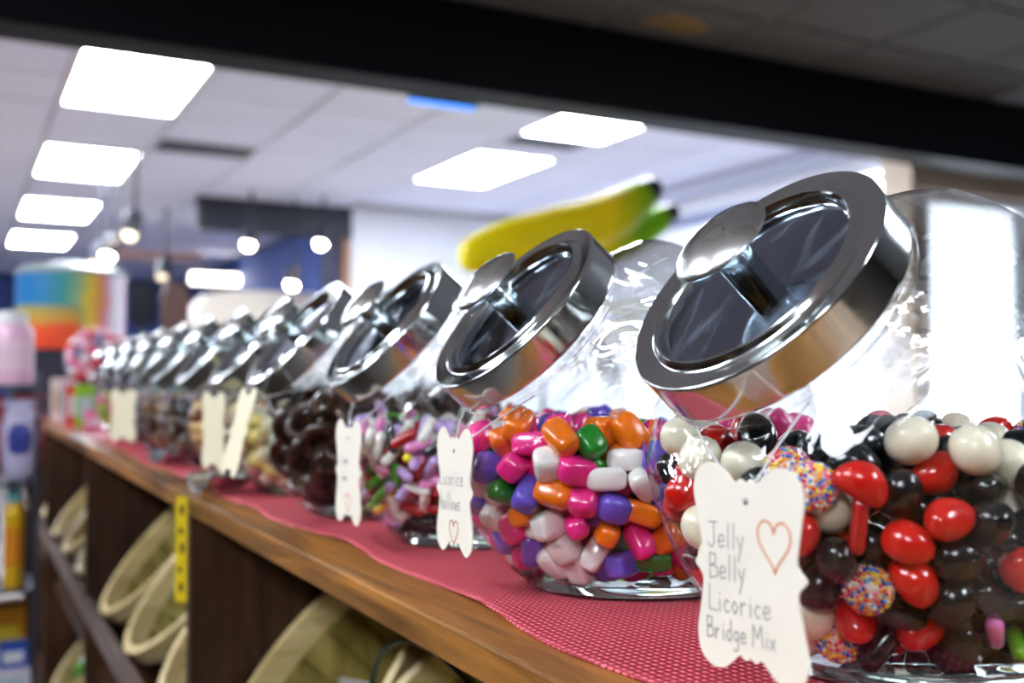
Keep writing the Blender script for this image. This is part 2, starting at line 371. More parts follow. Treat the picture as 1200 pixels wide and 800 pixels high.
spot(152, 274, 7.2, 'dim spotlight on the track, highest on it', 2)
spot(126, 299, 7.9, 'brightest spotlight on the track', 40)
spot(112, 309, 8.1, 'dim spotlight at the lower end of the track', 2)
spot(190, 323, 9.5, 'dim rosy spotlight beyond the track', 1)
p = at_y(160, 262, 7.1); q = at_y(108, 300, 8.3)
t = tag(MB().tube([Vector((0, 0, 0)), q - p], .02, 8).obj('light_track', M_DARK, loc=p, smooth=True), 'dark bar of the spotlight track under the ceiling', 'track')
p = at_y(254, 327, 13.0)
t = thing('lamp_box', 'long bright white light box in the far room', 'light', p)
MB().box((-.33, 0, -.075), (.33, .08, .075)).obj('housing', M_FRAME, t)
MB().box((-.31, -.01, -.06), (.31, 0, .06)).obj('diffuser', emitter('far_glow', (255, 246, 232), 5), t)
p0 = at_y(210, 300, 12); struct(boxo('trim_warm_beam', (p0.x - .85, 12, p0.z - .05), (p0.x + .25, 12.1, p0.z + .05), mat('warm_beam', (206, 164, 150), 0.7)), 'rosy beam in the far room')
# white counter with rounded end, dark screen, brown arch
p = at_y(225, 338, 9.6); q = at_y(372, 384, 9.6)
ol = [(0, 0), (q.x - p.x, 0), (q.x - p.x, .34), (.35, .34), (.16, .30), (.05, .18)]
t = thing('display_counter', 'long white counter in the far room behind the lids', 'counter', (p.x, 9.6, 0))
MB().prism(ol, .5, lambda x, y, z: (x, z, y + q.z - .01)).obj('white_body', mat('counter_white', (228, 220, 206), 0.5), t)
boxo('plinth', (p.x + .02, 9.65, 0), (q.x, 10.05, q.z - .012), mat('counter_plinth', (28, 30, 40), 0.6), t)
p = at_y(196, 400, 7.2); q = at_y(216, 330, 7.2)
zb = -p.z
ol = [(-.09, zb), (.09, zb), (.09, .28)] + [(.09 * math.cos(a), .28 + .12 * math.sin(a)) for a in [PI * k / 8 for k in range(1, 8)]] + [(-.09, .28)]
t = tag(MB().prism(ol, .06, lambda x, y, z: (x, z, y - zb)).obj('arched_board', mat('arch_brown', (64, 36, 30), 0.5), loc=((p.x + q.x) / 2, 7.2, 0)), 'dark brown board with a rounded top behind the lids', 'board')
p = at_y(167, 356, 6.4)
t = thing('display_screen', 'black screen on a post behind the row of jars', 'screen', (p.x, 6.4, 0))
MB().box((-.075, 0, p.z - .12), (.075, .04, p.z + .12)).obj('panel', mat('screen_black', (12, 14, 22), 0.2), t)
MB().tube([(0, .05, 0), (0, .05, p.z)], .02).obj('post', M_DARK, t, smooth=True)
MB().revolve([(0, .15), (.02, .15), (.025, .03)], 20, cap0=True).obj('foot', M_DARK, t, smooth=True)

# ------------------------------------------------------------------ the jar shelf
ZS = Z0 - .140                   # top of the wooden shelf
XF = .250; XB = .66              # front and back edge
W_TOP = wood('stained_plank', (46, 24, 10), (192, 130, 58), 'Y', 1.0, 0.38)
W_SIDE = wood('dark_panel', (24, 12, 6), (84, 48, 20), 'Z', .8, 0.5)
W_RAIL = wood('grey_rail', (70, 60, 58), (128, 112, 104), 'Y', 1.0, 0.5)
unit = thing('display_shelf', 'long brown stained wooden display shelf carrying the row of candy jars', 'shelf', (XF, 0, 0))
YA, YB = -.25, 4.75
boxo('top_plank', (XF, YA, ZS - .022), (XB, YB, ZS), W_TOP, unit, bevel=.002)
for y in (.02, 1.29, 2.42, 3.55, 4.70):
    boxo('divider', (XF + .001, y, 0), (XB - .02, y + .022, ZS - .0225), W_SIDE, unit)
boxo('back_panel', (XB - .018, YA, 0), (XB, YB, ZS - .023), W_SIDE, unit)
for z in (Z0 - .62, Z0 - 1.1):
    boxo('lower_shelf', (XF + .03, YA, z - .02), (XB - .02, YB, z), W_SIDE, unit)
boxo('front_rail', (XF - .006, YA, Z0 - .50), (XF + .010, YB, Z0 - .465), W_RAIL, unit)
opp = thing('unseen_shelving', 'unseen dark brown shelving added across the aisle to darken reflections', 'shelf', (-1.25, 0, 0))  # out of view; added to darken lid reflections and block light under the shelf
boxo('back_panel', (-1.55, -3.0, 0), (-1.53, 9.0, 1.75), W_SIDE, opp)
for z in (.25, .75, 1.2, 1.73): boxo('shelf_board', (-1.53, -3.0, z), (-1.05, 9.0, z + .02), W_TOP, opp)
for y in (-3.0, -1.3, .4, 2.1, 3.8, 5.5, 7.2, 8.98): boxo('shelf_upright', (-1.53, y, 0), (-1.06, y + .02, 1.73), W_SIDE, opp)
# red woven runner with a slightly wavy front edge
mb = MB(); NY = 220; y0, y1 = .300, 4.1
xs = [0, .006, .02, .05, .12, .2, .29]
for i in range(NY + 1):
    y = y0 + (y1 - y0) * i / NY
    e = .287 + .006 * math.sin(y * 9.0 + .6) + .004 * math.sin(y * 23)
    for k, dx in enumerate(xs):
        lift = .0016 + (.0028 * max(0, math.sin(y * 23 + 1)) * max(0, 1 - dx / .05))
        mb.v.append((e + dx - .287, y, lift))
for i in range(NY):
    for k in range(len(xs) - 1):
        a = i * len(xs) + k; mb.f.append((a, a + 1, a + 1 + len(xs), a + len(xs))); mb.mi.append(0)
run = mb.obj('table_runner', mat_cloth(), loc=(.287, 0, ZS), smooth=True, sharp=None)
so = run.modifiers.new('thickness', 'SOLIDIFY'); so.thickness = .0014; so.offset = -1
tag(run, 'red woven runner lying under the candy jars', 'runner')
# yellow tape with dark marks on the front edge of a divider
t = thing('tape_strip', 'yellow tape with dark marks stuck to the front of a shelf divider', 'tape', (XF - .0075, 1.301, ZS - .126), rot=(0, 0, math.radians(48)))
MB().box((-.0012, -.008, 0), (0, .008, .126)).obj('yellow_band', mat('yellow_tape', (226, 196, 24), 0.45), t)
for k, (a, h) in enumerate(((-.003, .010), (-.001, .006), (-.004, .012), (-.002, .007), (-.003, .011))):
    MB().box((-.0016, a, .012 + .023 * k), (-.0011, a + .005, .012 + .023 * k + h)).obj('dark_mark', mat('tape_mark', (34, 32, 28), 0.6), t)

# ------------------------------------------------------------------ jar geometry (local origin: centre of the base)
TH = math.radians(40.3); NX = Vector((-math.cos(TH), 0, math.sin(TH)))
R, RY, EX = .130, .1085, 2.2
GZ = .1015; G = Vector((0, 0, GZ)); AL = .130                 # lid top lies AL along the axis from the globe centre
E2 = NX.cross(Vector((0, 1, 0)))                               # second cross axis
ZB = ZS + .0032                                                # jars stand on the runner
def prof_r(a): return R * max(0, 1 - (abs(a) / R) ** EX) ** (1 / EX)
prof = [(.112, .0600), (.1082, .0605), (.1070, .0690), (.1040, .0706), (.1012, .0694), (.0995, .0680), (.0975, .0685), (.0950, .0735), (.0915, .0830), (.0870, .0935)]
ysc = [1, 1, 1, 1, 1, 1, 1, .99, .97, .945]
for k in range(1, 44):
    a = PI * k / 44
    c = math.copysign(abs(math.cos(a)) ** (2 / EX), math.cos(a)) * R
    if c < .082: prof.append((c, R * math.sin(a) ** (2 / EX))); ysc.append(RY / R + max(0, (c - .03) / .052) ** 2 * .09)
prof.append((-R, .0008)); ysc.append(1)
mb = MB().revolve(prof, 80, G, NX, ysc, (0, 1, 0), cap1=True)
mb.v = [(x, y, max(z, 0.0)) for x, y, z in mb.v]
JAR_ME = mb.mesh('glass_body', M_GLASS)
def body_f(q, grow=0.0):
    q = np.asarray(q, float).reshape(-1, 3) - np.array([0, 0, GZ])
    a = q @ np.array(NX); b = q @ np.array(E2); y = q[:, 1]
    return ((np.abs(a) / (R + grow)) ** EX + (np.abs(b) / (R + grow)) ** EX + (np.abs(y) / (RY + grow)) ** EX) ** (1 / EX)
def edge_at(phi, z):
    lo, hi = 0, .2
    for _ in range(30):
        m = (lo + hi) / 2
        if body_f((m * math.cos(phi), m * math.sin(phi), z))[0] < 1: lo = m
        else: hi = m
    return lo
mb = MB(); rings = [(.0007, .992), (.002, .995), (.004, .988), (.0062, .980), (.0078, .970), (.0086, .955), (.0082, .90), (.0074, .70), (.0078, .4), (.0080, .1)]
n = 56; vs = []
for z, k in rings:
    for i in range(n):
        ph = 2 * PI * i / n; r = edge_at(ph, max(z, .001)) * k; vs.append((r * math.cos(ph), r * math.sin(ph), z))
fs = [tuple(range(n - 1, -1, -1))]
for k in range(len(rings) - 1):
    for i in range(n): j = (i + 1) % n; fs.append((k*n+i, k*n+j, (k+1)*n+j, (k+1)*n+i))
fs.append(tuple(range((len(rings)-1)*n, len(rings)*n)))
BASE_ME = mb.add(vs, fs).mesh('glass_base', M_BASE, True, 50)
# lid parts
def lid_mesh(name, pr, m, n=72, **kw): return MB().revolve(pr, n, G, NX, None, (0, 1, 0), **kw).mesh(name, m, True, 40)
A = AL
LID_ME = lid_mesh('lid', [(A-.0222, .0655), (A-.0228, .0685), (A-.0228, .0694), (A-.0224, .0700), (A-.0217, .0703), (A-.0205, .0703), (A-.0022, .0701), (A-.0012, .0701), (A-.0005, .0699), (A-.0001, .0694), (A, .0687), (A-.0001, .0675), (A-.0008, .0615), (A-.0010, .0600),
                          (A-.0009, .0588), (A-.0002, .0578), (A+.0013, .0568), (A+.0021, .0556), (A+.0019, .0544), (A+.0006, .0535), (A-.0022, .0529), (A-.0036, .0524), (A-.0043, .0514)], M_CHROME)
PLATE_ME = lid_mesh('lid_plate', [(A-.0043, .0522), (A-.0040, .0400), (A-.0034, .02), (A-.0032, .0005)], M_PLATE, cap1=True)
STEM_ME = lid_mesh('knob_stem', [(A-.0040, .0092), (A-.003, .0092), (A+.0195, .0092), (A+.0205, .0092), (A+.0220, .0100), (A+.0226, .0112)], M_CHROME, 32)
KNOB_ME = lid_mesh('knob', [(A+.0222, .0005), (A+.0222, .0200), (A+.0226, .0240), (A+.0231, .0250), (A+.0238, .0254), (A+.0246, .0250), (A+.0262, .0225), (A+.0285, .0175), (A+.0303, .0115), (A+.0313, .0060), (A+.0316, .0005)], M_KNOB, 48, cap0=True, cap1=True)

JY = [.380, .604, .829, 1.048] + [1.048 + .2205 * k for k in range(1, 8)]
JX = [.429, .420, .417, .404] + [.412] * 7
def jar_pos(k): return Vector((JX[k], JY[k], ZB))
JL = ['large glass candy jar of licorice bridge mix with the jelly bean tag', 'glass candy jar full of pink, orange, purple, green and white pillow candies',
      'glass candy jar of thin pastel licorice capsules', 'glass candy jar of brown licorice rings',
      'glass candy jar of cream sweets next after the jar of brown rings', 'glass candy jar of amber sweets, sixth from the bridge mix jar', 'glass candy jar of dark sweets, seventh from the bridge mix jar',
      'glass candy jar of brown sweets with a cream tag, eighth from the bridge mix jar', 'glass candy jar of grey sweets, ninth from the bridge mix jar', 'glass candy jar of red sweets, tenth from the bridge mix jar', 'last glass candy jar of the row, beside the lollipops']
def jar(k):
    t = thing('candy_jar', JL[k], 'jar', jar_pos(k), 'glass candy jars with steel lids')
    link('glass_body', JAR_ME, t); link('glass_base', BASE_ME, t)
    l = link('lid', LID_ME, t)
    link('lid_plate', PLATE_ME, l); link('knob_stem', STEM_ME, l); link('knob', KNOB_ME, l)
    return t
for k in range(11): jar(k)

# ------------------------------------------------------------------ candy packing
def pack(r, seed, level, iters=110, back=.2, dens=.60, core=.040, slab=.034, hump=.006, inset=None):
    g = np.random.default_rng(seed); nx = np.array(NX); e2 = np.array(E2); g0 = np.array([0, 0, GZ]); zf = .0092 + (inset or r)
    wall = -.0028 - (inset or r)          # long pieces stay farther from the glass
    def bump(p): return level + hump * np.sin(p[:, 0] * 38 + seed) * np.cos(p[:, 1] * 41 + 1)
    def ok(p):
        return (body_f(p, wall) < 1) & (p[:, 2] > zf) & (p[:, 2] < bump(p)) & (p[:, 1] < back) & ~((body_f(p, -core) < 1) & (p[:, 2] < level - slab) & (p[:, 2] > zf + 1.3 * r))
    big = g.uniform([-.13, -.11, 0], [.13, .11, .24], (60000, 3)); m = ok(big)
    vol = m.mean() * .26 * .22 * .24
    vol *= 1.18
    N = int(vol * dens / (4 / 3 * PI * r ** 3)); P = big[m][:N].copy()
    for it in range(iters):
        if it % 4 == 0:
            d2 = ((P[:, None, :] - P[None, :, :]) ** 2).sum(-1) if len(P) < 900 else None
            if d2 is None:
                sq = (P ** 2).sum(1); d2 = sq[:, None] + sq[None] - 2 * P @ P.T
            I, J = np.nonzero(np.triu(d2 < (3.0 * r) ** 2, 1))
        P[:, 2] -= r * .02
        D = P[I] - P[J]; d = np.linalg.norm(D, axis=1) + 1e-9; o = np.clip(2 * r - d, 0, None); s = (D / d[:, None]) * (o * .42)[:, None]
        np.add.at(P, I, s); np.add.at(P, J, -s)
        f = body_f(P, wall); k = f > 1; P[k] = g0 + (P[k] - g0) / f[k][:, None]
        lo = P[:, 2] < zf; P[lo, 2] = zf
        if back < .15: P[:, 1] = np.minimum(P[:, 1], back)
        b = bump(P); hi = P[:, 2] > b; P[hi, 2] = b[hi]
        fc = body_f(P, -core); k = (fc < 1) & (P[:, 2] < level - slab) & (P[:, 2] > zf + 1.3 * r)
        P[k] = g0 + (P[k] - g0) * np.minimum(1 + .3 * (1 / np.maximum(fc[k], .2) - 1), 1.3)[:, None]
    return P
def visible(W, r, cams, s=.5):
    """indices seen by any camera of the list (disc depth buffer) and the id picture of the first one"""
    keep = set(); first = None
    for c in cams:
        H_, W_ = int(1000 * s), int(1500 * s); zb = np.full((H_, W_), 1e9); ib = np.full((H_, W_), -1)
        for i, p in enumerate(W):
            x, y, z = proj(p, c)
            if z < .05: continue
            X, Y, Q = (x + 150) * s, (y + 100) * s, FPX * r / z * s * .95
            x0, x1, y0, y1 = int(max(0, X - Q)), int(min(W_ - 1, X + Q)), int(max(0, Y - Q)), int(min(H_ - 1, Y + Q))
            if x1 < x0 or y1 < y0: continue
            yy, xx = np.mgrid[y0:y1 + 1, x0:x1 + 1]; dd = ((xx - X) ** 2 + (yy - Y) ** 2) / (Q * Q + 1e-6)
            zz = z - r * np.sqrt(np.clip(1 - dd, 0, 1)); sub = zb[y0:y1+1, x0:x1+1]; w_ = (dd <= 1) & (zz < sub)
            sub[w_] = zz[w_]; ib[y0:y1+1, x0:x1+1][w_] = i
        u, n_ = np.unique(ib[ib >= 0], return_counts=True)
        keep |= {int(a) for a, b in zip(u, n_) if b >= 6}
        if first is None: first = ib
    return keep, first, s
CAMS = [CAM, CAM + cR * .4, CAM - cR * .4, CAM + cU * .22, CAM + cF * .12 + cR * .2]
def rquat(): q = Quaternion([random.gauss(0, 1) for _ in range(4)]); q.normalize(); return q
def candy_obj(name, me, pos, label, cat, group, q=None):
    o = bpy.data.objects.new(name, me); COL.objects.link(o); o.location = pos; o.rotation_mode = 'QUATERNION'; o.rotation_quaternion = q or rquat()
    return tag(o, label, cat, group)
def lookup(first, s, px, py):
    for rr in (0, 4, 8, 12):
        for dx, dy in ((0, 0), (rr, 0), (-rr, 0), (0, rr), (0, -rr)):
            i = first[int((py + dy + 100) * s), int((px + dx + 150) * s)]
            if i >= 0: return int(i)
    return -1

def shiny(name, c, rough=.22, sss=0, noise=None): return mat(name, c, rough, coat=.5, sss=sss, noise=noise or (120, .10), bump=(160, .12))
# ---- shapes
def bean_mesh(name, m, L=.0105, W=.0076):
    b = MB().sphere(1, 16, 10, 1.0, (L, W, W * .92)); b.v = [(x, y, z - .22 * W * ((x / L) ** 2) * 1.6) for x, y, z in b.v]; return b.mesh(name, m)
def pillow_mesh(name, m, a, b_, c): return MB().sphere(1, 20, 12, .58, (c, b_, a)).mesh(name, m)
def capsule_mesh(name, m, L, r):
    pr = [(-L, .0004)] + [(-L + r - r * math.cos(t), r * math.sin(t)) for t in (.5, 1.0, PI / 2)] + [(L - r + r * math.sin(t), r * math.cos(t)) for t in (0, .55, 1.05)] + [(L, .0004)]
    return MB().revolve(pr, 10, cap0=True, cap1=True).mesh(name, m)

# ---- jar 1: bridge mix
P1 = pack(.0097, 3, .121, hump=.007, inset=.0108); W1 = [Vector(p) + jar_pos(0) for p in P1]
keep, first, s_ = visible(W1, .0097, CAMS)
M_RED = shiny('bean_red', (206, 26, 18)); M_BLK = mat('bean_black', (9, 17, 20), .2, coat=.25, noise=(90, .3), bump=(110, .35)); M_CRM = shiny('bean_cream', (240, 232, 206), .35); M_RODR = shiny('rod_red', (170, 20, 26))
cols = [(232, 40, 40), (250, 160, 30), (250, 226, 60), (30, 70, 190), (250, 246, 240), (240, 110, 160), (70, 150, 220)]
spr_m = [mat('sprinkle_%d' % i, c, .4) for i, c in enumerate(cols)]
core_me = MB().sphere(.0098, 14, 9).mesh('sprinkle_core', mat('sprinkle_core', (230, 200, 190), .5))
mb = MB(); NS = 340
for i in range(NS):
    z = 1 - 2 * (i + .5) / NS; a = i * 2.39996 + random.uniform(-.1, .1); rr = math.sqrt(1 - z * z); mb.cur = random.randrange(7)
    mb.sphere(.00094, 6, 4, 1, (1, 1, 1), (.0101 * rr * math.cos(a), .0101 * rr * math.sin(a), .0101 * z))
spr_me = mb.mesh('sprinkle_coat', spr_m)
KIND1 = {
 'R': ('jelly_bean', bean_mesh('red_bean', M_RED, .0122, .0092), 'glossy red jelly bean in the bridge mix jar', 'candy', 'red jelly beans in the bridge mix'),
 'B': ('licorice_bean', bean_mesh('black_bean', M_BLK, .0128, .0100), 'glossy black licorice bean in the bridge mix jar', 'candy', 'black licorice beans in the bridge mix'),
 'W': ('candy_ball', MB().sphere(.0109, 20, 12, 1, (1.06, 1, .94)).mesh('cream_ball', M_CRM), 'smooth cream coated candy ball in the bridge mix jar', 'candy', 'cream candy balls in the bridge mix'),
 'S': ('sprinkle_ball', core_me, 'candy ball coated in many coloured sprinkles in the bridge mix jar', 'candy', 'sprinkle balls in the bridge mix'),
 'r': ('licorice_rod', capsule_mesh('red_rod', M_RODR, .0125, .0036), 'thin dark red licorice rod in the bridge mix jar', 'candy', 'red rods in the bridge mix'),
 'u': ('licorice_rod', capsule_mesh('lilac_rod', shiny('rod_lilac', (196, 160, 226)), .0120, .0040), 'thin lilac candy rod in the bridge mix jar', 'candy', 'lilac rods in the bridge mix'),
 'p': ('licorice_rod', capsule_mesh('pink_rod', shiny('rod_pink', (236, 128, 200)), .0120, .0040), 'thin pink candy rod in the bridge mix jar', 'candy', 'pink rods in the bridge mix'),
 'g': ('licorice_rod', capsule_mesh('green_rod', shiny('rod_green', (112, 190, 40)), .0120, .0040), 'thin green candy rod in the bridge mix jar', 'candy', 'green rods in the bridge mix'),
 'k': ('licorice_rod', capsule_mesh('black_rod', M_BLK, .0145, .0060), 'thick black licorice rod in the bridge mix jar', 'candy', 'black rods in the bridge mix'),
}
ANN1 = [(779,516,'W'),(1061,500,'W'),(1148,537,'W'),(1190,564,'W'),(975,618,'W'),(803,629,'W'),(759,642,'W'),(853,544,'W'),(831,533,'W'),(958,750,'W'),(995,489,'W'),(1075,470,'W'),(1125,492,'W'),
 (888,546,'R'),(1013,575,'R'),(1100,542,'R'),(1046,625,'R'),(1059,673,'R'),(954,664,'R'),(995,741,'R'),(1074,747,'R'),(750,597,'R'),(772,581,'R'),(814,583,'R'),(796,601,'R'),(779,634,'R'),(1159,481,'R'),(770,500,'R'),
 (757,551,'S'),(962,564,'S'),(1002,701,'S'),(1192,507,'S'),(792,682,'S'),(805,542,'r'),(785,572,'u'),(1185,730,'p'),(1185,765,'g'),(1094,787,'p'),
 (1040,545,'B'),(1080,590,'B'),(1130,590,'B'),(1030,650,'B'),(1110,640,'B'),(1070,710,'k'),(1150,690,'k'),(1130,730,'B'),(1040,770,'k'),(1120,780,'B'),(925,600,'B'),(930,520,'B'),(900,500,'B'),(800,520,'B'),(820,625,'B'),(1160,620,'B'),(950,700,'B'),(960,600,'B'),(1000,660,'B'),(1010,520,'B'),(980,530,'B'),(1060,530,'B')]
kind = {}
for px, py, k in ANN1:
    i = lookup(first, s_, px, py)
    if i >= 0 and i not in kind: kind[i] = k
for i in sorted(keep):
    lft = W1[i].x < .385                       # the side towards the tag holds more red and cream pieces
    k = kind.get(i) or random.choices('BkRWSrpug', (30, 4, 40, 14, 5, 3, 1, 3, 0) if lft else (60, 16, 9, 5, 1.5, 3, 2, 2, 1.5))[0]
    nm, me, lb, ct, gr = KIND1[k]
    o = candy_obj(nm, me, W1[i], lb, ct, gr)
    if k == 'S':
        q = link('sprinkles', spr_me, o); q['kind'] = 'stuff'

# ---- jar 2: pillow candies
P2 = pack(.0094, 5, .118, hump=.006, inset=.0106); W2 = [Vector(p) + jar_pos(1) for p in P2]
keep, first, s_ = visible(W2, .0094, CAMS)
C2 = {'P': ('pink', (232, 40, 132)), 'O': ('orange', (240, 118, 6)), 'U': ('purple', (104, 84, 200)), 'G': ('green', (18, 128, 28)), 'W': ('white', (232, 228, 224))}
ME2 = {}
for k, (nm, c) in C2.items():
    m = shiny('pillow_' + nm, c, .26)
    ME2[k] = [pillow_mesh(nm + '_pillow', m, .0124, .0088, .0085), pillow_mesh(nm + '_pillow_short', m, .0102, .0094, .0088), pillow_mesh(nm + '_pillow_thin', m, .0124, .0073, .0071)]
ANN2 = [(644,478,'P'),(680,478,'W'),(700,473,'U'),(734,473,'W'),(756,471,'P'),(716,499,'O'),(742,510,'O'),(680,503,'P'),(630,508,'P'),(581,506,'O'),(592,531,'W'),(639,527,'U'),(667,533,'W'),(699,529,'G'),(728,538,'W'),(571,534,'U'),
 (609,557,'P'),(665,568,'G'),(690,559,'P'),(718,564,'W'),(580,569,'G'),(637,566,'U'),(574,585,'W'),(604,589,'O'),(648,594,'O'),(679,594,'P'),(716,589,'U'),(718,615,'O'),(595,611,'P'),(632,625,'W'),(678,624,'P'),(732,634,'G'),(602,641,'U'),(634,650,'U'),(674,652,'W'),(697,650,'W'),(721,652,'U'),(680,459,'P'),(725,456,'P'),(605,600,'O')]
kind = {}
for px, py, k in ANN2:
    i = lookup(first, s_, px, py)
    if i >= 0 and i not in kind: kind[i] = k
for i in sorted(keep):
    k = kind.get(i) or random.choice('PPPOOUGWW')
    nm = C2[k][0]
    candy_obj('pillow_candy', random.choice(ME2[k]), W2[i], 'glossy %s pillow candy in the jar with the hollows tag' % nm, 'candy', '%s pillow candies' % nm)

# ---- jar 3: pastel capsules
P3 = pack(.0068, 8, .106, back=.06, core=.03, slab=.024, iters=70, inset=.0098); W3 = [Vector(p) + jar_pos(2) for p in P3]
keep, first, s_ = visible(W3, .0068, [CAM, CAM - cR * .3, CAM + cR * .3], .7)
C3 = [('pink', (240, 150, 206)), ('white', (238, 236, 226)), ('lilac', (196, 166, 224)), ('yellow', (240, 226, 40)), ('green', (90, 190, 40)), ('red', (176, 24, 20)), ('black', (26, 34, 38))]
ME3 = [capsule_mesh(n_ + '_capsule', shiny('capsule_' + n_, c, .3), .0125, .0043) for n_, c in C3]
wt = (20, 20, 20, 8, 8, 12, 12)
u, cnt = np.unique(first[first >= 0], return_counts=True); area = dict(zip([int(a) for a in u], cnt))
order = sorted(keep, key=lambda i: -area.get(i, 0))
rest = MB()
for n_, i in enumerate(order):
    c = random.choices(range(7), wt)[0]; q = rquat()
    if n_ < 290: candy_obj('licorice_capsule', ME3[c], W3[i], 'thin %s licorice capsule in the jar of pastel capsules' % C3[c][0], 'candy', '%s licorice capsules' % C3[c][0], q)
    else:
        me = ME3[c]; rest.cur = c
        rest.add([q @ v.co + W3[i] - jar_pos(2) for v in me.vertices], [tuple(f.vertices) for f in me.polygons])
if rest.f:
    o = rest.obj('capsule_pile', [m.materials[0] for m in ME3], loc=jar_pos(2), smooth=True); o['kind'] = 'stuff'
    tag(o, 'heap of small pastel licorice capsules deeper in their jar', 'candy')

# ---- jar 4: brown licorice rings
mb = MB(); seg = 40
pts = [(.0175 * math.cos(2 * PI * i / seg), .0150 * math.sin(2 * PI * i / seg), .002 * math.sin(4 * PI * i / seg)) for i in range(seg)]
mb.tube(pts, [.0052 + .0007 * (i % 2) for i in range(seg)], 8, closed=True)
RING = mb.mesh('licorice_ring', shiny('licorice_brown', (58, 34, 20), .35))
P4 = pack(.0125, 12, .122, back=.08, core=.05, slab=.04, dens=.72, inset=.0195); W4 = [Vector(p) + jar_pos(3) for p in P4]
keep, first, s_ = visible(W4, .0125, [CAM, CAM - cR * .3, CAM + cR * .3], .5)
for i in sorted(keep): candy_obj('licorice_ring', RING, W4[i], 'brown licorice ring in the jar of rings', 'candy', 'brown licorice rings')

# ---- jars 5 to 11: too far to count the sweets
PF = pack(.0115, 21, .112, back=.07, core=.045, slab=.035)
FAR = [[(236, 228, 190), (226, 206, 120), (244, 240, 226)], [(196, 128, 40), (120, 66, 24), (226, 190, 120)], [(36, 32, 36), (60, 48, 44), (90, 70, 50)], [(92, 60, 36), (56, 40, 30), (150, 110, 70)],
       [(70, 74, 86), (110, 112, 120), (40, 44, 52)], [(196, 36, 50), (230, 90, 110), (120, 20, 34)], [(150, 190, 40), (230, 80, 140), (230, 210, 60)]]
FL = ['cream', 'amber', 'dark', 'brown', 'grey', 'red', 'lime and pink']
sph = MB().sphere(1, 9, 6, .8, (.0120, .0105, .010))
for k in range(7):
    mb = MB()
    for p in PF:
        q = rquat(); mb.cur = random.randrange(3); mb.add([q @ Vector(v) + Vector(p) for v in sph.v], sph.f)
    o = mb.obj('candy_pile', [shiny('far_candy_%d_%d' % (k, j), c, .3) for j, c in enumerate(FAR[k])], loc=jar_pos(4 + k), smooth=True, sharp=None)
    o['kind'] = 'stuff'; tag(o, 'heap of %s sweets inside a distant jar' % FL[k], 'candy')

# ------------------------------------------------------------------ tags
M_CARD = mat('tag_card', (250, 243, 226), .6, noise=(30, .03)); M_PENCIL = mat('pencil', (150, 150, 152), .7); M_ORANGE = mat('orange_ink', (232, 140, 92), .6); M_LINE = mat('clear_line', (214, 216, 216), .25)
def tag_outline(wd, ht):
    """die-cut bracket label; half outline mirrored"""
    h = ht / 2; w_ = wd / 2
    right = [(0, h - .0075), (.003, h - .0062), (.006, h - .0078), (.011, h - .0035), (.016, h - .0006), (w_ - .0075, h - .0008), (w_ - .0022, h - .0052), (w_ - .0004, h - .013), (w_ - .002, h - .022), (w_ - .0045, .008), (w_ - .0035, .004), (w_, 0)]
    bot = [(x, -y) for x, y in right[::-1]][1:]
    half = right + bot
    P_ = half + [(-x, y) for x, y in half[::-1]][1:-1]; out = []; m = len(P_)
    for i in range(m):
        p0, p1, p2, p3 = (Vector(P_[(i + k) % m]) for k in (-1, 0, 1, 2))
        for u in (0, .25, .5, .75):
            q = .5 * ((2*p1) + (p2-p0)*u + (2*p0-5*p1+4*p2-p3)*u*u + (3*p1-p0-3*p2+p3)*u**3); out.append((q.x, q.y))
    return out
GLY = {
 'J': [[(.1,1),(.7,1)],[(.45,1),(.45,.2),(.3,0),(.1,.05),(.05,.2)]], 'B': [[(.1,0),(.12,1)],[(.12,1),(.5,.95),(.5,.6),(.15,.52),(.6,.45),(.62,.1),(.1,0)]], 'L': [[(.15,1.05),(.1,.05),(.65,.02)]],
 'M': [[(.05,0),(.1,1),(.4,.4),(.7,1),(.8,0)]], 'H': [[(.1,0),(.12,1)],[(.6,0),(.62,1)],[(.1,.5),(.62,.5)]],
 'e': [[(.08,.25),(.45,.3),(.4,.5),(.2,.52),(.06,.25),(.2,.02),(.48,.1)]], 'l': [[(.15,0),(.2,1)]], 'y': [[(.05,.5),(.2,.1)],[(.45,.55),(.1,-.45)]], 'i': [[(.15,.5),(.15,0)],[(.15,.68),(.17,.72)]],
 'c': [[(.45,.42),(.25,.5),(.08,.25),(.22,.02),(.45,.08)]], 'o': [[(.25,.5),(.05,.25),(.25,0),(.45,.25),(.25,.5)]], 'r': [[(.1,.5),(.1,0)],[(.1,.3),(.25,.48),(.4,.45)]],
 'd': [[(.42,.45),(.2,.5),(.06,.22),(.2,0),(.42,.12)],[(.44,1),(.42,0)]], 'g': [[(.42,.45),(.2,.5),(.06,.25),(.22,.06),(.42,.2)],[(.44,.5),(.42,-.3),(.2,-.42),(.05,-.3)]], 'x': [[(.05,.5),(.42,0)],[(.42,.5),(.05,0)]],
 'h': [[(.1,1),(.1,0)],[(.1,.3),(.25,.5),(.4,.4),(.42,0)]], 'w': [[(.05,.5),(.15,0),(.28,.4),(.42,0),(.52,.5)]], 's': [[(.42,.45),(.2,.5),(.1,.35),(.38,.18),(.3,.02),(.06,.05)]], '~': [[(0,.3),(.1,.5),(.2,.05),(.3,.45),(.4,.1),(.5,.4)]],
}
ADV = {'l': .36, 'i': .34, 'M': .95, ' ': .4, 'J': .68, 'B': .7, 'L': .68}
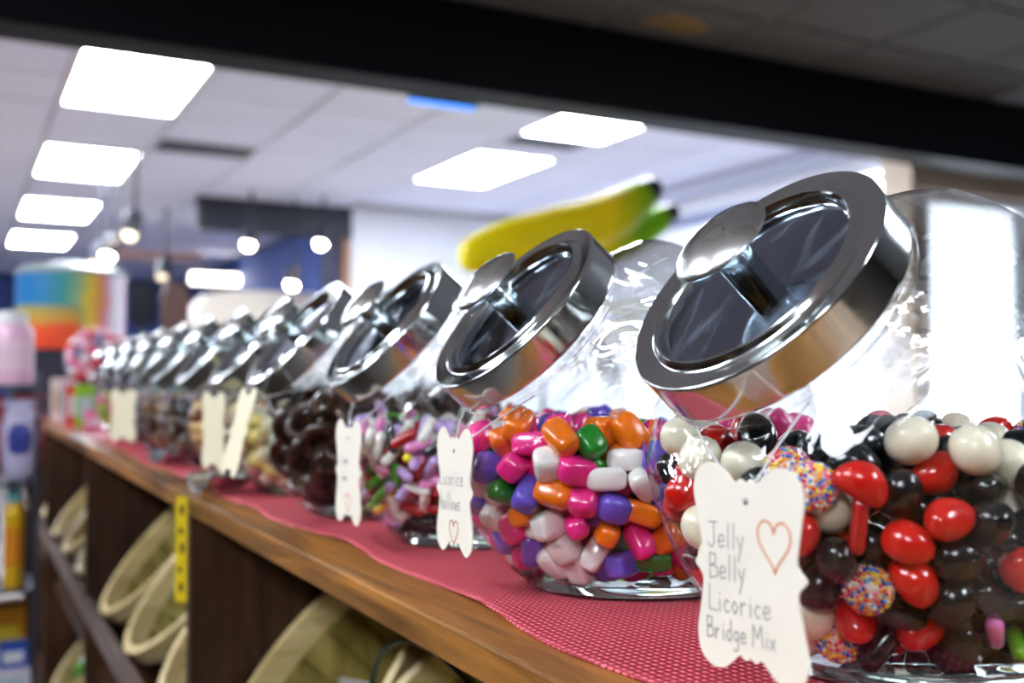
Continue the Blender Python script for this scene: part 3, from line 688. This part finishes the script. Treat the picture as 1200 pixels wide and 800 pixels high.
def ribbon(mb, pts, wd, z):
    for a, b in zip(pts, pts[1:]):
        d = Vector((b[0]-a[0], b[1]-a[1])); 
        if d.length < 1e-7: continue
        d.normalize(); n_ = Vector((-d.y, d.x)) * wd / 2; e = d * wd * .3
        mb.add([(z, a[0]-n_.x-e.x, a[1]-n_.y-e.y), (z, b[0]-n_.x+e.x, b[1]-n_.y+e.y), (z, b[0]+n_.x+e.x, b[1]+n_.y+e.y), (z, a[0]+n_.x-e.x, a[1]+n_.y-e.y)], [(0, 1, 2, 3)])
def write(text, x, y, h, slope=0):
    """strokes in tag coordinates; text runs towards -y (to the right for someone facing the jars)"""
    out = []
    for ch in text:
        for st_ in GLY.get(ch, []): out.append([(-(x + px * h * .8), y + py * h + (x + px * h) * slope) for px, py in st_])
        x += ADV.get(ch, .56) * h * .8
    return out
def heart(cx, cy, s):
    pts = []
    for i in range(33):
        t = 2 * PI * i / 32
        pts.append((-(cx + s * math.sin(t) ** 3), cy + s * 1.25 * (13 * math.cos(t) - 5 * math.cos(2*t) - 2 * math.cos(3*t) - math.cos(4*t)) / 15))
    return pts
def jar_tag(name_label, loc, wd, ht, lines, hearts, rotz=0, tilt=0, neck=None, card=M_CARD, roll=0):
    t = thing('jar_tag', name_label, 'tag', loc, 'die-cut tags hanging on the jars', (roll, tilt, rotz))
    MB().prism(tag_outline(wd, ht), .0009, lambda x, y, z: (z - .0009, x, y)).obj('card', card, t)
    zf = -.00115
    if lines:
        mb = MB()
        for tx, x, y, h in lines:
            for st_ in write(tx, x, y, h, .04): ribbon(mb, st_, .00052, zf)
        mb.obj('handwriting', M_PENCIL, t)
    for cx, cy, s in hearts:
        mb = MB(); ribbon(mb, heart(cx, cy, s), .0008, zf); mb.obj('heart', M_ORANGE, t)
    hole = (-.0009, 0, ht / 2 - .0150)
    MB().revolve([(-.0003, .0002), (-.0003, .0013)], 12, hole, (1, 0, 0)).obj('hole', mat('hole_dark', (70, 66, 62), .8), t)
    if neck is not None:
        Mi = (Matrix.Translation(loc) @ Euler((roll, tilt, rotz)).to_matrix().to_4x4()).inverted()
        for side in (-1, 1):
            e = Mi @ (neck + Vector((.012, side * .045, .012))); h0 = Vector(hole) + Vector((-.0006, 0, 0)); m_ = (h0 + e) / 2 + Vector((-.002, 0, 0))
            MB().tube([h0, m_, e], .0005, 6).obj('string', M_LINE, t, smooth=True)
    return t
def neck_front(k): p = jar_pos(k); return p + G + NX * .099 - E2 * (0) + Vector((-.0, 0, 0)) + (Vector((-math.sin(TH), 0, -math.cos(TH))) * .066)
jar_tag('cream tag reading Jelly Belly Licorice Bridge Mix with orange heart', Vector((.284, .329, Z0 - .077)), .060, .086,
        [('Jelly', -.022, .008, .0105), ('Belly', -.022, -.005, .0105), ('Licorice', -.023, -.0185, .0105), ('Bridge Mix', -.0245, -.030, .0088)], [(.0145, .013, .0085)], neck=neck_front(0), rotz=math.radians(6), tilt=math.radians(-2))
jar_tag('white tag with Licorice hollows and an orange heart on the pillow candy jar', Vector((.280, .602, Z0 - .070)), .054, .080,
        [('Licorice', -.0225, .003, .0110), ('hollows', -.0205, -.0125, .0110)], [(.0, -.0255, .0066)], neck=neck_front(1), rotz=math.radians(0))
jar_tag('cream tag with faint writing and a heart on the pastel capsule jar', Vector((.281, .808, Z0 - .074)), .056, .084,
        [('Li~~', -.014, .006, .008), ('~~~', -.012, -.008, .008)], [(.0, -.024, .0062)], neck=neck_front(2), rotz=math.radians(2))
M_CARD2 = mat('cream_card', (236, 226, 192), .6)
jar_tag('cream tag turned edge on beside the jar of brown rings', at_y(280, 506, .97), .056, .084, [], [], rotz=math.radians(2), tilt=math.radians(14), card=M_CARD2, roll=math.radians(0), neck=neck_front(3))
jar_tag('cream tag turned to the aisle on the jar of cream sweets', Vector((.268, 1.250, Z0 - .060)), .060, .092, [], [], rotz=math.radians(14), card=M_CARD2, neck=neck_front(4))
jar_tag('cream tag on the jar of brown sweets far along the row', Vector((.258, 1.93, Z0 - .062)), .064, .092, [], [], rotz=math.radians(34), card=M_CARD2, neck=neck_front(7))

# ------------------------------------------------------------------ scoops on the runner
def scoop(loc, rz, label, m):
    t = thing('candy_scoop', label, 'scoop', loc, 'steel scoops in front of the jars', (0, 0, rz))
    vs = []; fs = []; n_ = 14; L = 8
    for i in range(L + 1):
        x = .075 * i / L; w_ = .026 * (1 - .35 * (i / L) ** 3)
        for k in range(n_ + 1):
            a = PI * k / n_; vs.append((x, -w_ * math.cos(a), .024 - .0235 * math.sin(a)))
    for i in range(L):
        for k in range(n_): b = i * (n_ + 1) + k; fs.append((b, b + 1, b + n_ + 2, b + n_ + 1))
    bowl = MB().add(vs, fs).obj('bowl', m, t, smooth=True); so_ = bowl.modifiers.new('t', 'SOLIDIFY'); so_.thickness = .0012
    MB().prism([(-.026 * math.cos(PI * k / 14), .024 - .0235 * math.sin(PI * k / 14)) for k in range(15)], .0012, lambda x, y, z: (z - .001, x, y)).obj('back_plate', m, t)
    MB().prism([(0, -.006), (-.03, -.008), (-.09, -.012), (-.098, -.008), (-.098, .008), (-.09, .012), (-.03, .008), (0, .006)], .0025, lambda x, y, z: (x, y, z + .013)).obj('handle', m, t)
    return t
M_STEEL = chrome('scoop_steel', (210, 214, 220), .15, .1)
scoop((.315, 1.325, ZS + .004), math.radians(218), 'shiny steel scoop lying in front of the jar of cream sweets', M_STEEL)
scoop((.345, 1.79, ZS + .004), math.radians(215), 'steel scoop lying beside the cream tag farther along', M_STEEL)
scoop((.335, 2.62, ZS + .004), math.radians(20), 'dark scoop lying near the far end of the runner', mat('dark_scoop', (52, 54, 60), .3))

# ------------------------------------------------------------------ baskets on the lower shelf
M_BASK = wood('basket_wood', (116, 102, 40), (180, 162, 92), 'Z', .6, .5); M_RIM = wood('basket_rim', (176, 152, 92), (226, 206, 150), 'X', .6, .45); M_WIRE = mat('green_wire', (22, 52, 48), .4)
NB = Vector((-math.cos(math.radians(42)), 0, math.sin(math.radians(42))))
BU = Vector((0, 1, 0))
RB, DB = .155, .20
bask_o = [(-DB, .105), (-DB * .5, .132), (0, RB)]; bask_i = [(0, RB - .006), (-DB * .5, .126), (-DB + .008, .098), (-DB + .008, .0005)]
mb = MB()
NST = 20
for k in range(NST):                                         # split wood staves
    a0, a1 = 2 * PI * (k + .02) / NST, 2 * PI * (k + .98) / NST; vs = []
    for (d, r0), th in zip(bask_o, (.005,) * 3):
        for a in (a0, (a0 + a1) / 2, a1):
            for rr in (r0, r0 - .005):
                vs.append(NB * d + BU * (rr * math.cos(a)) + NB.cross(BU) * (rr * math.sin(a)))
    fs = []
    for i in range(2):
        for j in range(2):
            b = i * 6 + j * 2; fs += [(b, b + 2, b + 8, b + 6), (b + 1, b + 7, b + 9, b + 3)]
        b = i * 6; fs += [(b, b + 6, b + 7, b + 1), (b + 4, b + 5, b + 11, b + 10)]
    MBk = MB().add(vs, fs)
    if k == 0: STAVES = []
    STAVES.append(MBk.mesh('stave', M_BASK))
FLOOR_ME = MB().revolve([(-DB, .0005), (-DB, .106), (-DB + .007, .106), (-DB + .007, .0005)], 32, (0, 0, 0), NB, None, BU, cap0=True, cap1=True).mesh('basket_bottom', M_BASK)
RIM_ME = MB().revolve([(-.028, RB - .006), (-.028, RB + .004), (.004, RB + .006), (.006, RB), (.004, RB - .008), (-.028, RB - .012), (-.028, RB - .006)], 48, (0, 0, 0), NB, None, BU).mesh('rim', M_RIM, True, 40)
HAN_ME = MB().tube([BU * (RB + .006) * math.cos(t) + (NB * .75 + NB.cross(BU) * -.66) * (.105 * math.sin(t)) for t in [PI * k / 16 for k in range(17)]], .0028, 6).mesh('handle', M_WIRE)
def basket(c, label, group='round wooden baskets under the jar shelf', handle=False):
    t = thing('candy_basket', label, 'basket', c, group)
    for s in STAVES: link('stave', s, t)
    link('basket_bottom', FLOOR_ME, t); link('rim', RIM_ME, t)
    if handle: link('handle', HAN_ME, t)
    return t
XBK = .36
def pack_obj(c, size, m1, m2, label, rot):
    """a soft printed sweet packet: pillow body, crimped ends, print spot"""
    t = thing('candy_packet', label, 'packet', c, 'packets in the baskets', rot)
    a, b, h = size
    MB().sphere(1, 16, 10, .55, (a, b, h)).obj('pouch', m1, t, smooth=True)
    for s in (-1, 1): MB().box((s * a * 1.12 - .004, -b * .9, -.001), (s * a * 1.12 + .004, b * .9, .001)).obj('crimp', m1, t)
    MB().sphere(1, 12, 8, .8, (a * .5, b * .6, h * .2), (0, 0, h * .9)).obj('print_spot', m2, t, smooth=True)
    return t
YBK = [(.46, 'round wooden basket under the pillow candy jar', True), (.80, 'large round wooden basket under the pastel capsule jar', True), (1.125, 'round wooden basket touching the divider with the yellow tape', False),
       (1.49, 'round wooden basket just past the yellow tape', False), (1.815, 'round wooden basket holding dark and pale packets', False), (2.14, 'third round wooden basket past the yellow tape', False),
       (2.62, 'round wooden basket in the third bay, nearer end', False), (2.95, 'round wooden basket in the middle of the third bay', False), (3.28, 'round wooden basket at the far end of the third bay', False), (3.75, 'round wooden basket in the last bay', False)]
for y, lb, hd in YBK: basket((XBK, y, Z0 - .325), lb, handle=hd)
for y, lb in ((2.62, 'lower round basket of blue packets in the third bay'), (2.95, 'lower round basket with an orange packet in the third bay'), (2.14, 'lower round basket in the second bay'), (1.80, 'lower round basket below the packets basket'), (3.28, 'lower round basket at the far end of the third bay')):
    basket((XBK, y, Z0 - .78), lb, 'lower row of wooden baskets')
mP = lambda n_, c: mat('packet_' + n_, c, .3)
def in_basket(y, z, u, v, d=-.115): c = Vector((XBK, y, z)); return c + NB * d + BU * u + NB.cross(BU) * v
def bq(rz=0): return (Quaternion((0, 1, 0), -math.radians(48)) @ Quaternion((0, 0, 1), rz)).to_euler()
pack_obj(in_basket(1.815, Z0 - .325, -.03, .02, -.07), (.055, .04, .018), mP('black', (20, 18, 26)), mP('pink', (220, 60, 130)), 'black packet with a pink spot in the basket', bq(.4))
pack_obj(in_basket(1.815, Z0 - .325, .05, .055, -.075), (.055, .04, .016), mP('pale', (176, 200, 206)), mP('grey', (120, 150, 160)), 'pale blue packet in the basket with the black one', bq(1.2))
pack_obj(in_basket(1.815, Z0 - .325, -.01, .070, -.06), (.038, .028, .014), mP('sage', (110, 126, 112)), mP('dsage', (60, 80, 70)), 'small sage green packet in the basket', bq(.1))
pack_obj(in_basket(1.49, Z0 - .325, .03, .05, -.07), (.045, .03, .014), mP('clear', (226, 226, 222)), mP('tan', (190, 160, 110)), 'white packet in the basket past the yellow tape', bq(.7))
pack_obj(in_basket(1.125, Z0 - .325, .03, .05, -.06), (.06, .045, .018), mP('smoke', (150, 150, 146)), mP('grey', (120, 150, 160)), 'grey plastic packet in the basket touching the divider', bq(.2))
pack_obj(in_basket(2.62, Z0 - .78, .0, .0, -.02), (.07, .06, .02), mP('blue', (20, 66, 170)), mP('white', (230, 230, 236)), 'bright blue packet with a white spot in a lower basket', bq(.2))
pack_obj(in_basket(2.95, Z0 - .78, .0, .0, -.02), (.06, .05, .02), mP('orange', (220, 110, 40)), mP('red', (190, 30, 30)), 'orange packet in a lower basket', bq(.9))
pack_obj(in_basket(2.14, Z0 - .78, .0, .0, -.02), (.06, .05, .02), mP('green', (30, 120, 60)), mP('white', (230, 230, 236)), 'green packet in a lower basket', bq(.5))
pack_obj(in_basket(3.28, Z0 - .78, .0, .02, -.02), (.06, .05, .02), mP('leaf', (60, 140, 40)), mP('white', (230, 230, 236)), 'leaf green packet with a white spot in a lower basket', bq(.5))

# ------------------------------------------------------------------ goods at the far end of the shelf
t = thing('display_box', 'dark grey box at the end of the shelf under the printed drum', 'box', (.39, 4.33, ZS))
MB().box((-.21, -.2, 0), (.21, .2, .245)).obj('box_body', mat('box_dark', (40, 46, 62), .5), t); MB().box((-.215, -.205, .245), (.215, .205, .252)).obj('box_lid', mat('box_dark2', (30, 34, 46), .5), t)
def drum_mat():
    m = bpy.data.materials.new('drum_print'); m.use_nodes = True; nt = m.node_tree; N = nt.nodes; L = nt.links; b = N['Principled BSDF']
    tc = N.new('ShaderNodeTexCoord'); sx = N.new('ShaderNodeSeparateXYZ'); L.new(tc.outputs['Object'], sx.inputs[0])
    ns = N.new('ShaderNodeTexNoise'); ns.inputs['Scale'].default_value = 9; L.new(tc.outputs['Object'], ns.inputs['Vector'])
    def madd(a, mul, add_src=None, add=0):
        q = N.new('ShaderNodeMath'); q.operation = 'MULTIPLY_ADD'; L.new(a, q.inputs[0]); q.inputs[1].default_value = mul
        if add_src: L.new(add_src, q.inputs[2])
        else: q.inputs[2].default_value = add
        return q.outputs[0]
    nx = madd(ns.outputs['Fac'], .12, add=-.06)
    xx = madd(madd(sx.outputs['X'], 2.5, nx), 1, add=.5)
    r = N.new('ShaderNodeValToRGB'); el = r.color_ramp.elements; el[0].position = 0; el[0].color = srgb(30, 110, 180); el[1].position = 1; el[1].color = srgb(236, 120, 200)
    for p_, c in ((.22, (24, 130, 190)), (.40, (40, 160, 150)), (.52, (150, 190, 140)), (.62, (245, 220, 60)), (.72, (248, 170, 110)), (.78, (240, 150, 190)), (.82, (244, 240, 250)), (.95, (240, 236, 250))):
        e = el.new(p_); e.color = srgb(*c)
    L.new(xx, r.inputs[0])
    r2 = N.new('ShaderNodeValToRGB'); e2_ = r2.color_ramp.elements; r2.color_ramp.interpolation = 'EASE'
    e2_[0].position = .0; e2_[0].color = srgb(236, 70, 20); e2_[1].position = .6; e2_[1].color = srgb(40, 150, 170)
    e = e2_.new(.28); e.color = srgb(240, 84, 30); e = e2_.new(.36); e.color = srgb(214, 158, 60); e = e2_.new(.5); e.color = srgb(180, 160, 70)
    zz = madd(madd(sx.outputs['Z'], 3.4, nx), 1, add=0); L.new(zz, r2.inputs[0])
    mk = N.new('ShaderNodeMapRange'); L.new(xx, mk.inputs[0]); mk.inputs[1].default_value = .50; mk.inputs[2].default_value = .60; mk.inputs[3].default_value = 1; mk.inputs[4].default_value = 0
    mk2 = N.new('ShaderNodeMapRange'); L.new(zz, mk2.inputs[0]); mk2.inputs[1].default_value = .52; mk2.inputs[2].default_value = .62; mk2.inputs[3].default_value = 1; mk2.inputs[4].default_value = 0
    mu = N.new('ShaderNodeMath'); mu.operation = 'MULTIPLY'; L.new(mk.outputs[0], mu.inputs[0]); L.new(mk2.outputs[0], mu.inputs[1])
    mx = N.new('ShaderNodeMix'); mx.data_type = 'RGBA'; L.new(mu.outputs[0], mx.inputs[0]); L.new(r.outputs[0], mx.inputs[6]); L.new(r2.outputs[0], mx.inputs[7])
    L.new(mx.outputs[2], b.inputs['Base Color']); b.inputs['Roughness'].default_value = .35
    return m
t = thing('display_drum', 'round drum with bright multicoloured print and clear domed lid', 'drum', (.383, 4.33, ZS + .2525))
MB().revolve([(0, .19), (.004, .196), (.288, .196), (.292, .19)], 48, cap0=True).obj('printed_wall', drum_mat(), t, smooth=True)
M_DOME = solid_glass('clear_plastic', (226, 240, 236), .15)
MB().revolve([(.285, .200), (.300, .200), (.318, .17), (.330, .10), (.332, .045), (.350, .042), (.352, .001)], 40).obj('domed_lid', mat('frosted_lid', (150, 168, 168), .3), t, smooth=True)

# lollipop ball display
t = thing('lollipop_tree', 'ball shaped stand full of pink and red lollipops at the far end', 'lollipops', (.385, 3.42, ZS + .0035))
MB().revolve([(0, .06), (.012, .06), (.02, .014), (.15, .012)], 24, cap0=True).obj('stand', M_DARK, t, smooth=True)
MB().sphere(.055, 16, 10, 1, (1, 1, 1), (0, 0, .20)).obj('foam_ball', mat('foam_pink', (214, 150, 170), .8), t, smooth=True)
lc = [(236, 150, 180), (206, 36, 50), (240, 190, 206), (120, 140, 180), (226, 90, 130), (240, 226, 230)]
lm = [MB().sphere(.016, 10, 7).mesh('lollipop', shiny('lolly_%d' % i, c, .3)) for i, c in enumerate(lc)]
st_me = MB().tube([(0, 0, 0), (0, 0, -.04)], .0016, 6).mesh('stick', mat('stick_white', (236, 234, 228), .6))
for i in range(70):
    z = 1 - 1.7 * (i + .5) / 70; a = i * 2.39996; rr = math.sqrt(max(0, 1 - z * z)); d = Vector((rr * math.cos(a), rr * math.sin(a), z)); 
    o = link('lollipop', lm[i % 6], t, Vector((0, 0, .20)) + d * .085); o.rotation_mode = 'QUATERNION'; o.rotation_quaternion = d.to_track_quat('Z', 'Y')
    link('stick', st_me, o)
def carton(c, sz, m, m2, label, rz=0, cat='box'):
    t = thing('candy_carton', label, cat, c, 'small cartons at the far end of the runner', (0, 0, rz))
    a, b, h = sz
    MB().box((-a/2, -b/2, 0), (a/2, b/2, h)).obj('carton_body', m, t, bevel=.002)
    MB().box((-a/2 - .001, -b * .35, h * .25), (-a/2, b * .35, h * .75)).obj('front_print', m2, t)
    MB().box((-a * .35, -b/2 - .001, h * .25), (a * .35, -b/2, h * .75)).obj('side_print', m2, t)
    MB().box((-a/2 + .002, -b/2 + .002, h), (a/2 - .002, b/2 - .002, h + .004)).obj('top_flap', m, t)
    return t
carton((.330, 3.27, ZS + .002), (.05, .05, .12), mP('lime', (130, 190, 30)), mP('pale', (176, 200, 206)), 'lime green carton at the far end of the runner')
carton((.318, 3.43, ZS + .002), (.05, .05, .12), mP('redbox', (214, 60, 30)), mP('white', (230, 230, 236)), 'red carton next to the lime one')
carton((.315, 3.60, ZS + .002), (.05, .05, .13), mP('silver', (196, 200, 208)), mP('grey', (120, 150, 160)), 'silver carton at the far end of the runner')
carton((.310, 3.82, ZS + .002), (.06, .06, .14), mP('whitebox', (226, 214, 206)), mP('tan', (190, 160, 110)), 'off white carton at the far end of the runner')
carton((.335, 3.06, ZS + .002), (.05, .05, .05), mP('magenta', (226, 90, 150)), mP('white', (230, 230, 236)), 'low magenta carton beside the lime one')
carton((.56, 3.30, ZS + .002), (.14, .12, .225), mP('lilac', (214, 196, 226)), mP('cyan', (60, 180, 200)), 'lilac and cyan carton behind the far jars')

# ------------------------------------------------------------------ rack of packaged sweets at the aisle end
rk = thing('display_rack', 'grey metal rack of packaged sweets at the aisle end', 'rack', (.0, 2.62, 0))
M_RACK = mat('rack_metal', (86, 90, 104), .4, metal=.6)
for x in (-.26, .16):
    for y in (-.08, .12): MB().tube([(x, y, 0), (x, y, Z0 + .02)], .006, 8).obj('post', M_RACK, rk, smooth=True)
RZ = [Z0 - .012, Z0 - .225, Z0 - .46, Z0 - .70]
for z in RZ: MB().box((-.265, -.085, z - .008), (.165, .125, z)).obj('rack_shelf', M_RACK, rk)
def bottle(c, r, h, m, mc, label, band=None, group='bottles on the rack'):
    t = thing('candy_bottle', label, 'bottle', c, group)
    MB().revolve([(0, r * .92), (.004, r), (h * .72, r), (h * .82, r * .8), (h * .84, r * .62)], 24, cap0=True, cap1=True).obj('bottle_body', m, t, smooth=True)
    MB().revolve([(h * .84, r * .72), (h * .985, r * .72), (h, r * .66)], 24, cap0=True, cap1=True).obj('cap', mc, t, smooth=True)
    if band: MB().revolve([(h * .2, r * 1.006), (h * .6, r * 1.006)], 24).obj('paper_label', band, t, smooth=True)
    return t
mW = mP('cap_white', (240, 240, 240)); mK = mP('cap_band', (30, 30, 36))
bottle((.108, 2.60, RZ[0]), .046, .165, mP('rose', (236, 190, 214)), mW, 'pink bottle with a white cap on top of the rack', mP('rose_l', (246, 214, 228)))
bottle((.00, 2.60, RZ[0]), .046, .165, mP('dkgreen', (30, 44, 24)), mK, 'dark green bottle on top of the rack')
pack_cols = [((214, 40, 60), (240, 220, 226)), ((226, 130, 170), (200, 40, 60)), ((196, 190, 220), (60, 70, 150)), ((210, 60, 90), (236, 236, 240))]
def stand_pouch(c, a, h, col, col2, label, rz=0):
    t = thing('sweet_pouch', label, 'pouch', c, 'pouches on the rack', (0, 0, rz))
    MB().sphere(1, 16, 10, .6, (a, .022, h / 2), (0, 0, h / 2)).obj('pouch', mat('pouch_%d_%d_%d' % col, col, .3), t, smooth=True)
    MB().box((-a * .95, -.001, h - .004), (a * .95, .001, h + .012)).obj('crimp', mat('pouch_%d_%d_%d' % col, col, .3), t)
    MB().sphere(1, 12, 8, .7, (a * .7, .006, h * .22), (0, -.018, h * .55)).obj('print_patch', mat('pouch_%d_%d_%d' % col2, col2, .3), t, smooth=True)
for i, x in enumerate((-.02, .05, .125)):
    stand_pouch((x, 2.57, RZ[1]), .036, .17, pack_cols[i][0], pack_cols[i][1], ['red pouch with a pale patch on the rack', 'pink pouch with a red patch on the rack', 'pale lilac pouch with a blue patch on the rack'][i])
    stand_pouch((x + .02, 2.65, RZ[1]), .034, .18, pack_cols[3][0], pack_cols[3][1], 'crimson pouch with a white patch behind on the rack')
bottle((.118, 2.58, RZ[2]), .021, .225, mP('tube_yellow', (240, 190, 30)), mP('cap_teal', (120, 196, 206)), 'yellow tube with a teal cap on the rack', mP('tube_or', (236, 150, 40)), 'tubes on the rack')
bottle((.066, 2.58, RZ[2]), .021, .225, mP('tube_blue', (40, 70, 170)), mW, 'blue tube with a white cap on the rack', mP('tube_bl', (60, 100, 200)), 'tubes on the rack')
bottle((.012, 2.58, RZ[2]), .021, .225, mP('tube_grey', (90, 96, 110)), mW, 'grey tube with a white cap on the rack', None, 'tubes on the rack')
carton((.11, 2.59, RZ[3]), (.09, .07, .06), mP('whitebox2', (222, 216, 226)), mP('pale', (176, 200, 206)), 'white carton on the lowest rack shelf', cat='box')
carton((.12, 2.59, RZ[3] + .0645), (.06, .05, .05), mP('bluebox', (30, 80, 180)), mP('white', (230, 230, 236)), 'blue carton on top of the white one on the rack')
carton((.10, 2.68, RZ[3]), (.10, .06, .19), mP('orangebox', (226, 150, 30)), mP('yellow', (240, 210, 60)), 'orange carton behind the blue one on the rack')

# ------------------------------------------------------------------ inflatable banana pair on a pole behind the jars
def banana_mat():
    m = bpy.data.materials.new('banana_vinyl'); m.use_nodes = True; nt = m.node_tree; N = nt.nodes; L = nt.links; b = N['Principled BSDF']
    tc = N.new('ShaderNodeTexCoord'); sx = N.new('ShaderNodeSeparateXYZ'); L.new(tc.outputs['Object'], sx.inputs[0])
    r = N.new('ShaderNodeValToRGB'); e = r.color_ramp.elements; e[0].position = .80; e[0].color = srgb(255, 230, 0); e[1].position = 1.05; e[1].color = srgb(128, 190, 10)
    q = N.new('ShaderNodeMath'); q.operation = 'MULTIPLY'; q.inputs[1].default_value = .85; L.new(sx.outputs['X'], q.inputs[0])
    e[0].position = .59; e[1].position = .80; L.new(q.outputs[0], r.inputs[0]); L.new(r.outputs[0], b.inputs['Base Color']); b.inputs['Roughness'].default_value = .5; b.inputs['Specular IOR Level'].default_value = .25
    b.inputs['Subsurface Weight'].default_value = .6; b.inputs['Subsurface Radius'].default_value = (.16, .13, .01); b.inputs['Subsurface Scale'].default_value = 1
    return m
BY = 4.12
pA = at_y(545, 298, BY)
bt = thing('inflatable_bananas', 'yellow inflatable banana pair with green stems and black tips behind the jars', 'bananas', pA)
def banana(pix, rad, dy, m):
    pts = [at_y(x, y, BY) - pA + Vector((0, dy, 0)) for x, y in pix]
    # smooth curve through the points
    cr = []; rs = []
    for i in range(len(pts) - 1):
        p0, p1, p2, p3 = pts[max(i-1, 0)], pts[i], pts[i+1], pts[min(i+2, len(pts)-1)]
        for s in range(6):
            u = s / 6; cr.append(.5 * ((2*p1) + (p2-p0)*u + (2*p0-5*p1+4*p2-p3)*u*u + (3*p1-p0-3*p2+p3)*u**3)); rs.append(rad[i] * (1-u) + rad[i+1] * u)
    cr.append(pts[-1]); rs.append(rad[-1])
    return MB().tube(cr, rs, 20).obj('banana', m, bt, smooth=True), cr[-1], (cr[-1] - cr[-2]).normalized()
mBan = banana_mat(); mTip = mat('banana_tip', (16, 24, 30), .4)
for pix, rad, dy in (([(541, 302), (552, 300), (600, 288), (660, 273), (715, 254), (754, 229)], [.037, .078, .123, .130, .118, .082], 0),
                     ([(600, 312), (640, 304), (700, 292), (750, 274), (789, 252)], [.037, .088, .106, .094, .062], .088)):
    o, e, d = banana(pix, rad, dy, mBan); r_ = rad[-1]
    MB().revolve([(-.01, r_ * .98), (.03, r_ * .9), (.085, r_ * .66), (.102, r_ * .3), (.106, .001)], 16, e, d).obj('tip', mTip, bt, smooth=True)
pp = at_y(640, 290, BY) - pA
MB().tube([(pp.x, .03, -pA.z), (pp.x, .03, pp.z)], .012, 8).obj('pole', M_DARK, bt, smooth=True)
MB().revolve([(0, .16), (.02, .16), (.03, .02)], 24, (pp.x, .03, -pA.z), cap0=True).obj('pole_foot', M_DARK, bt, smooth=True)
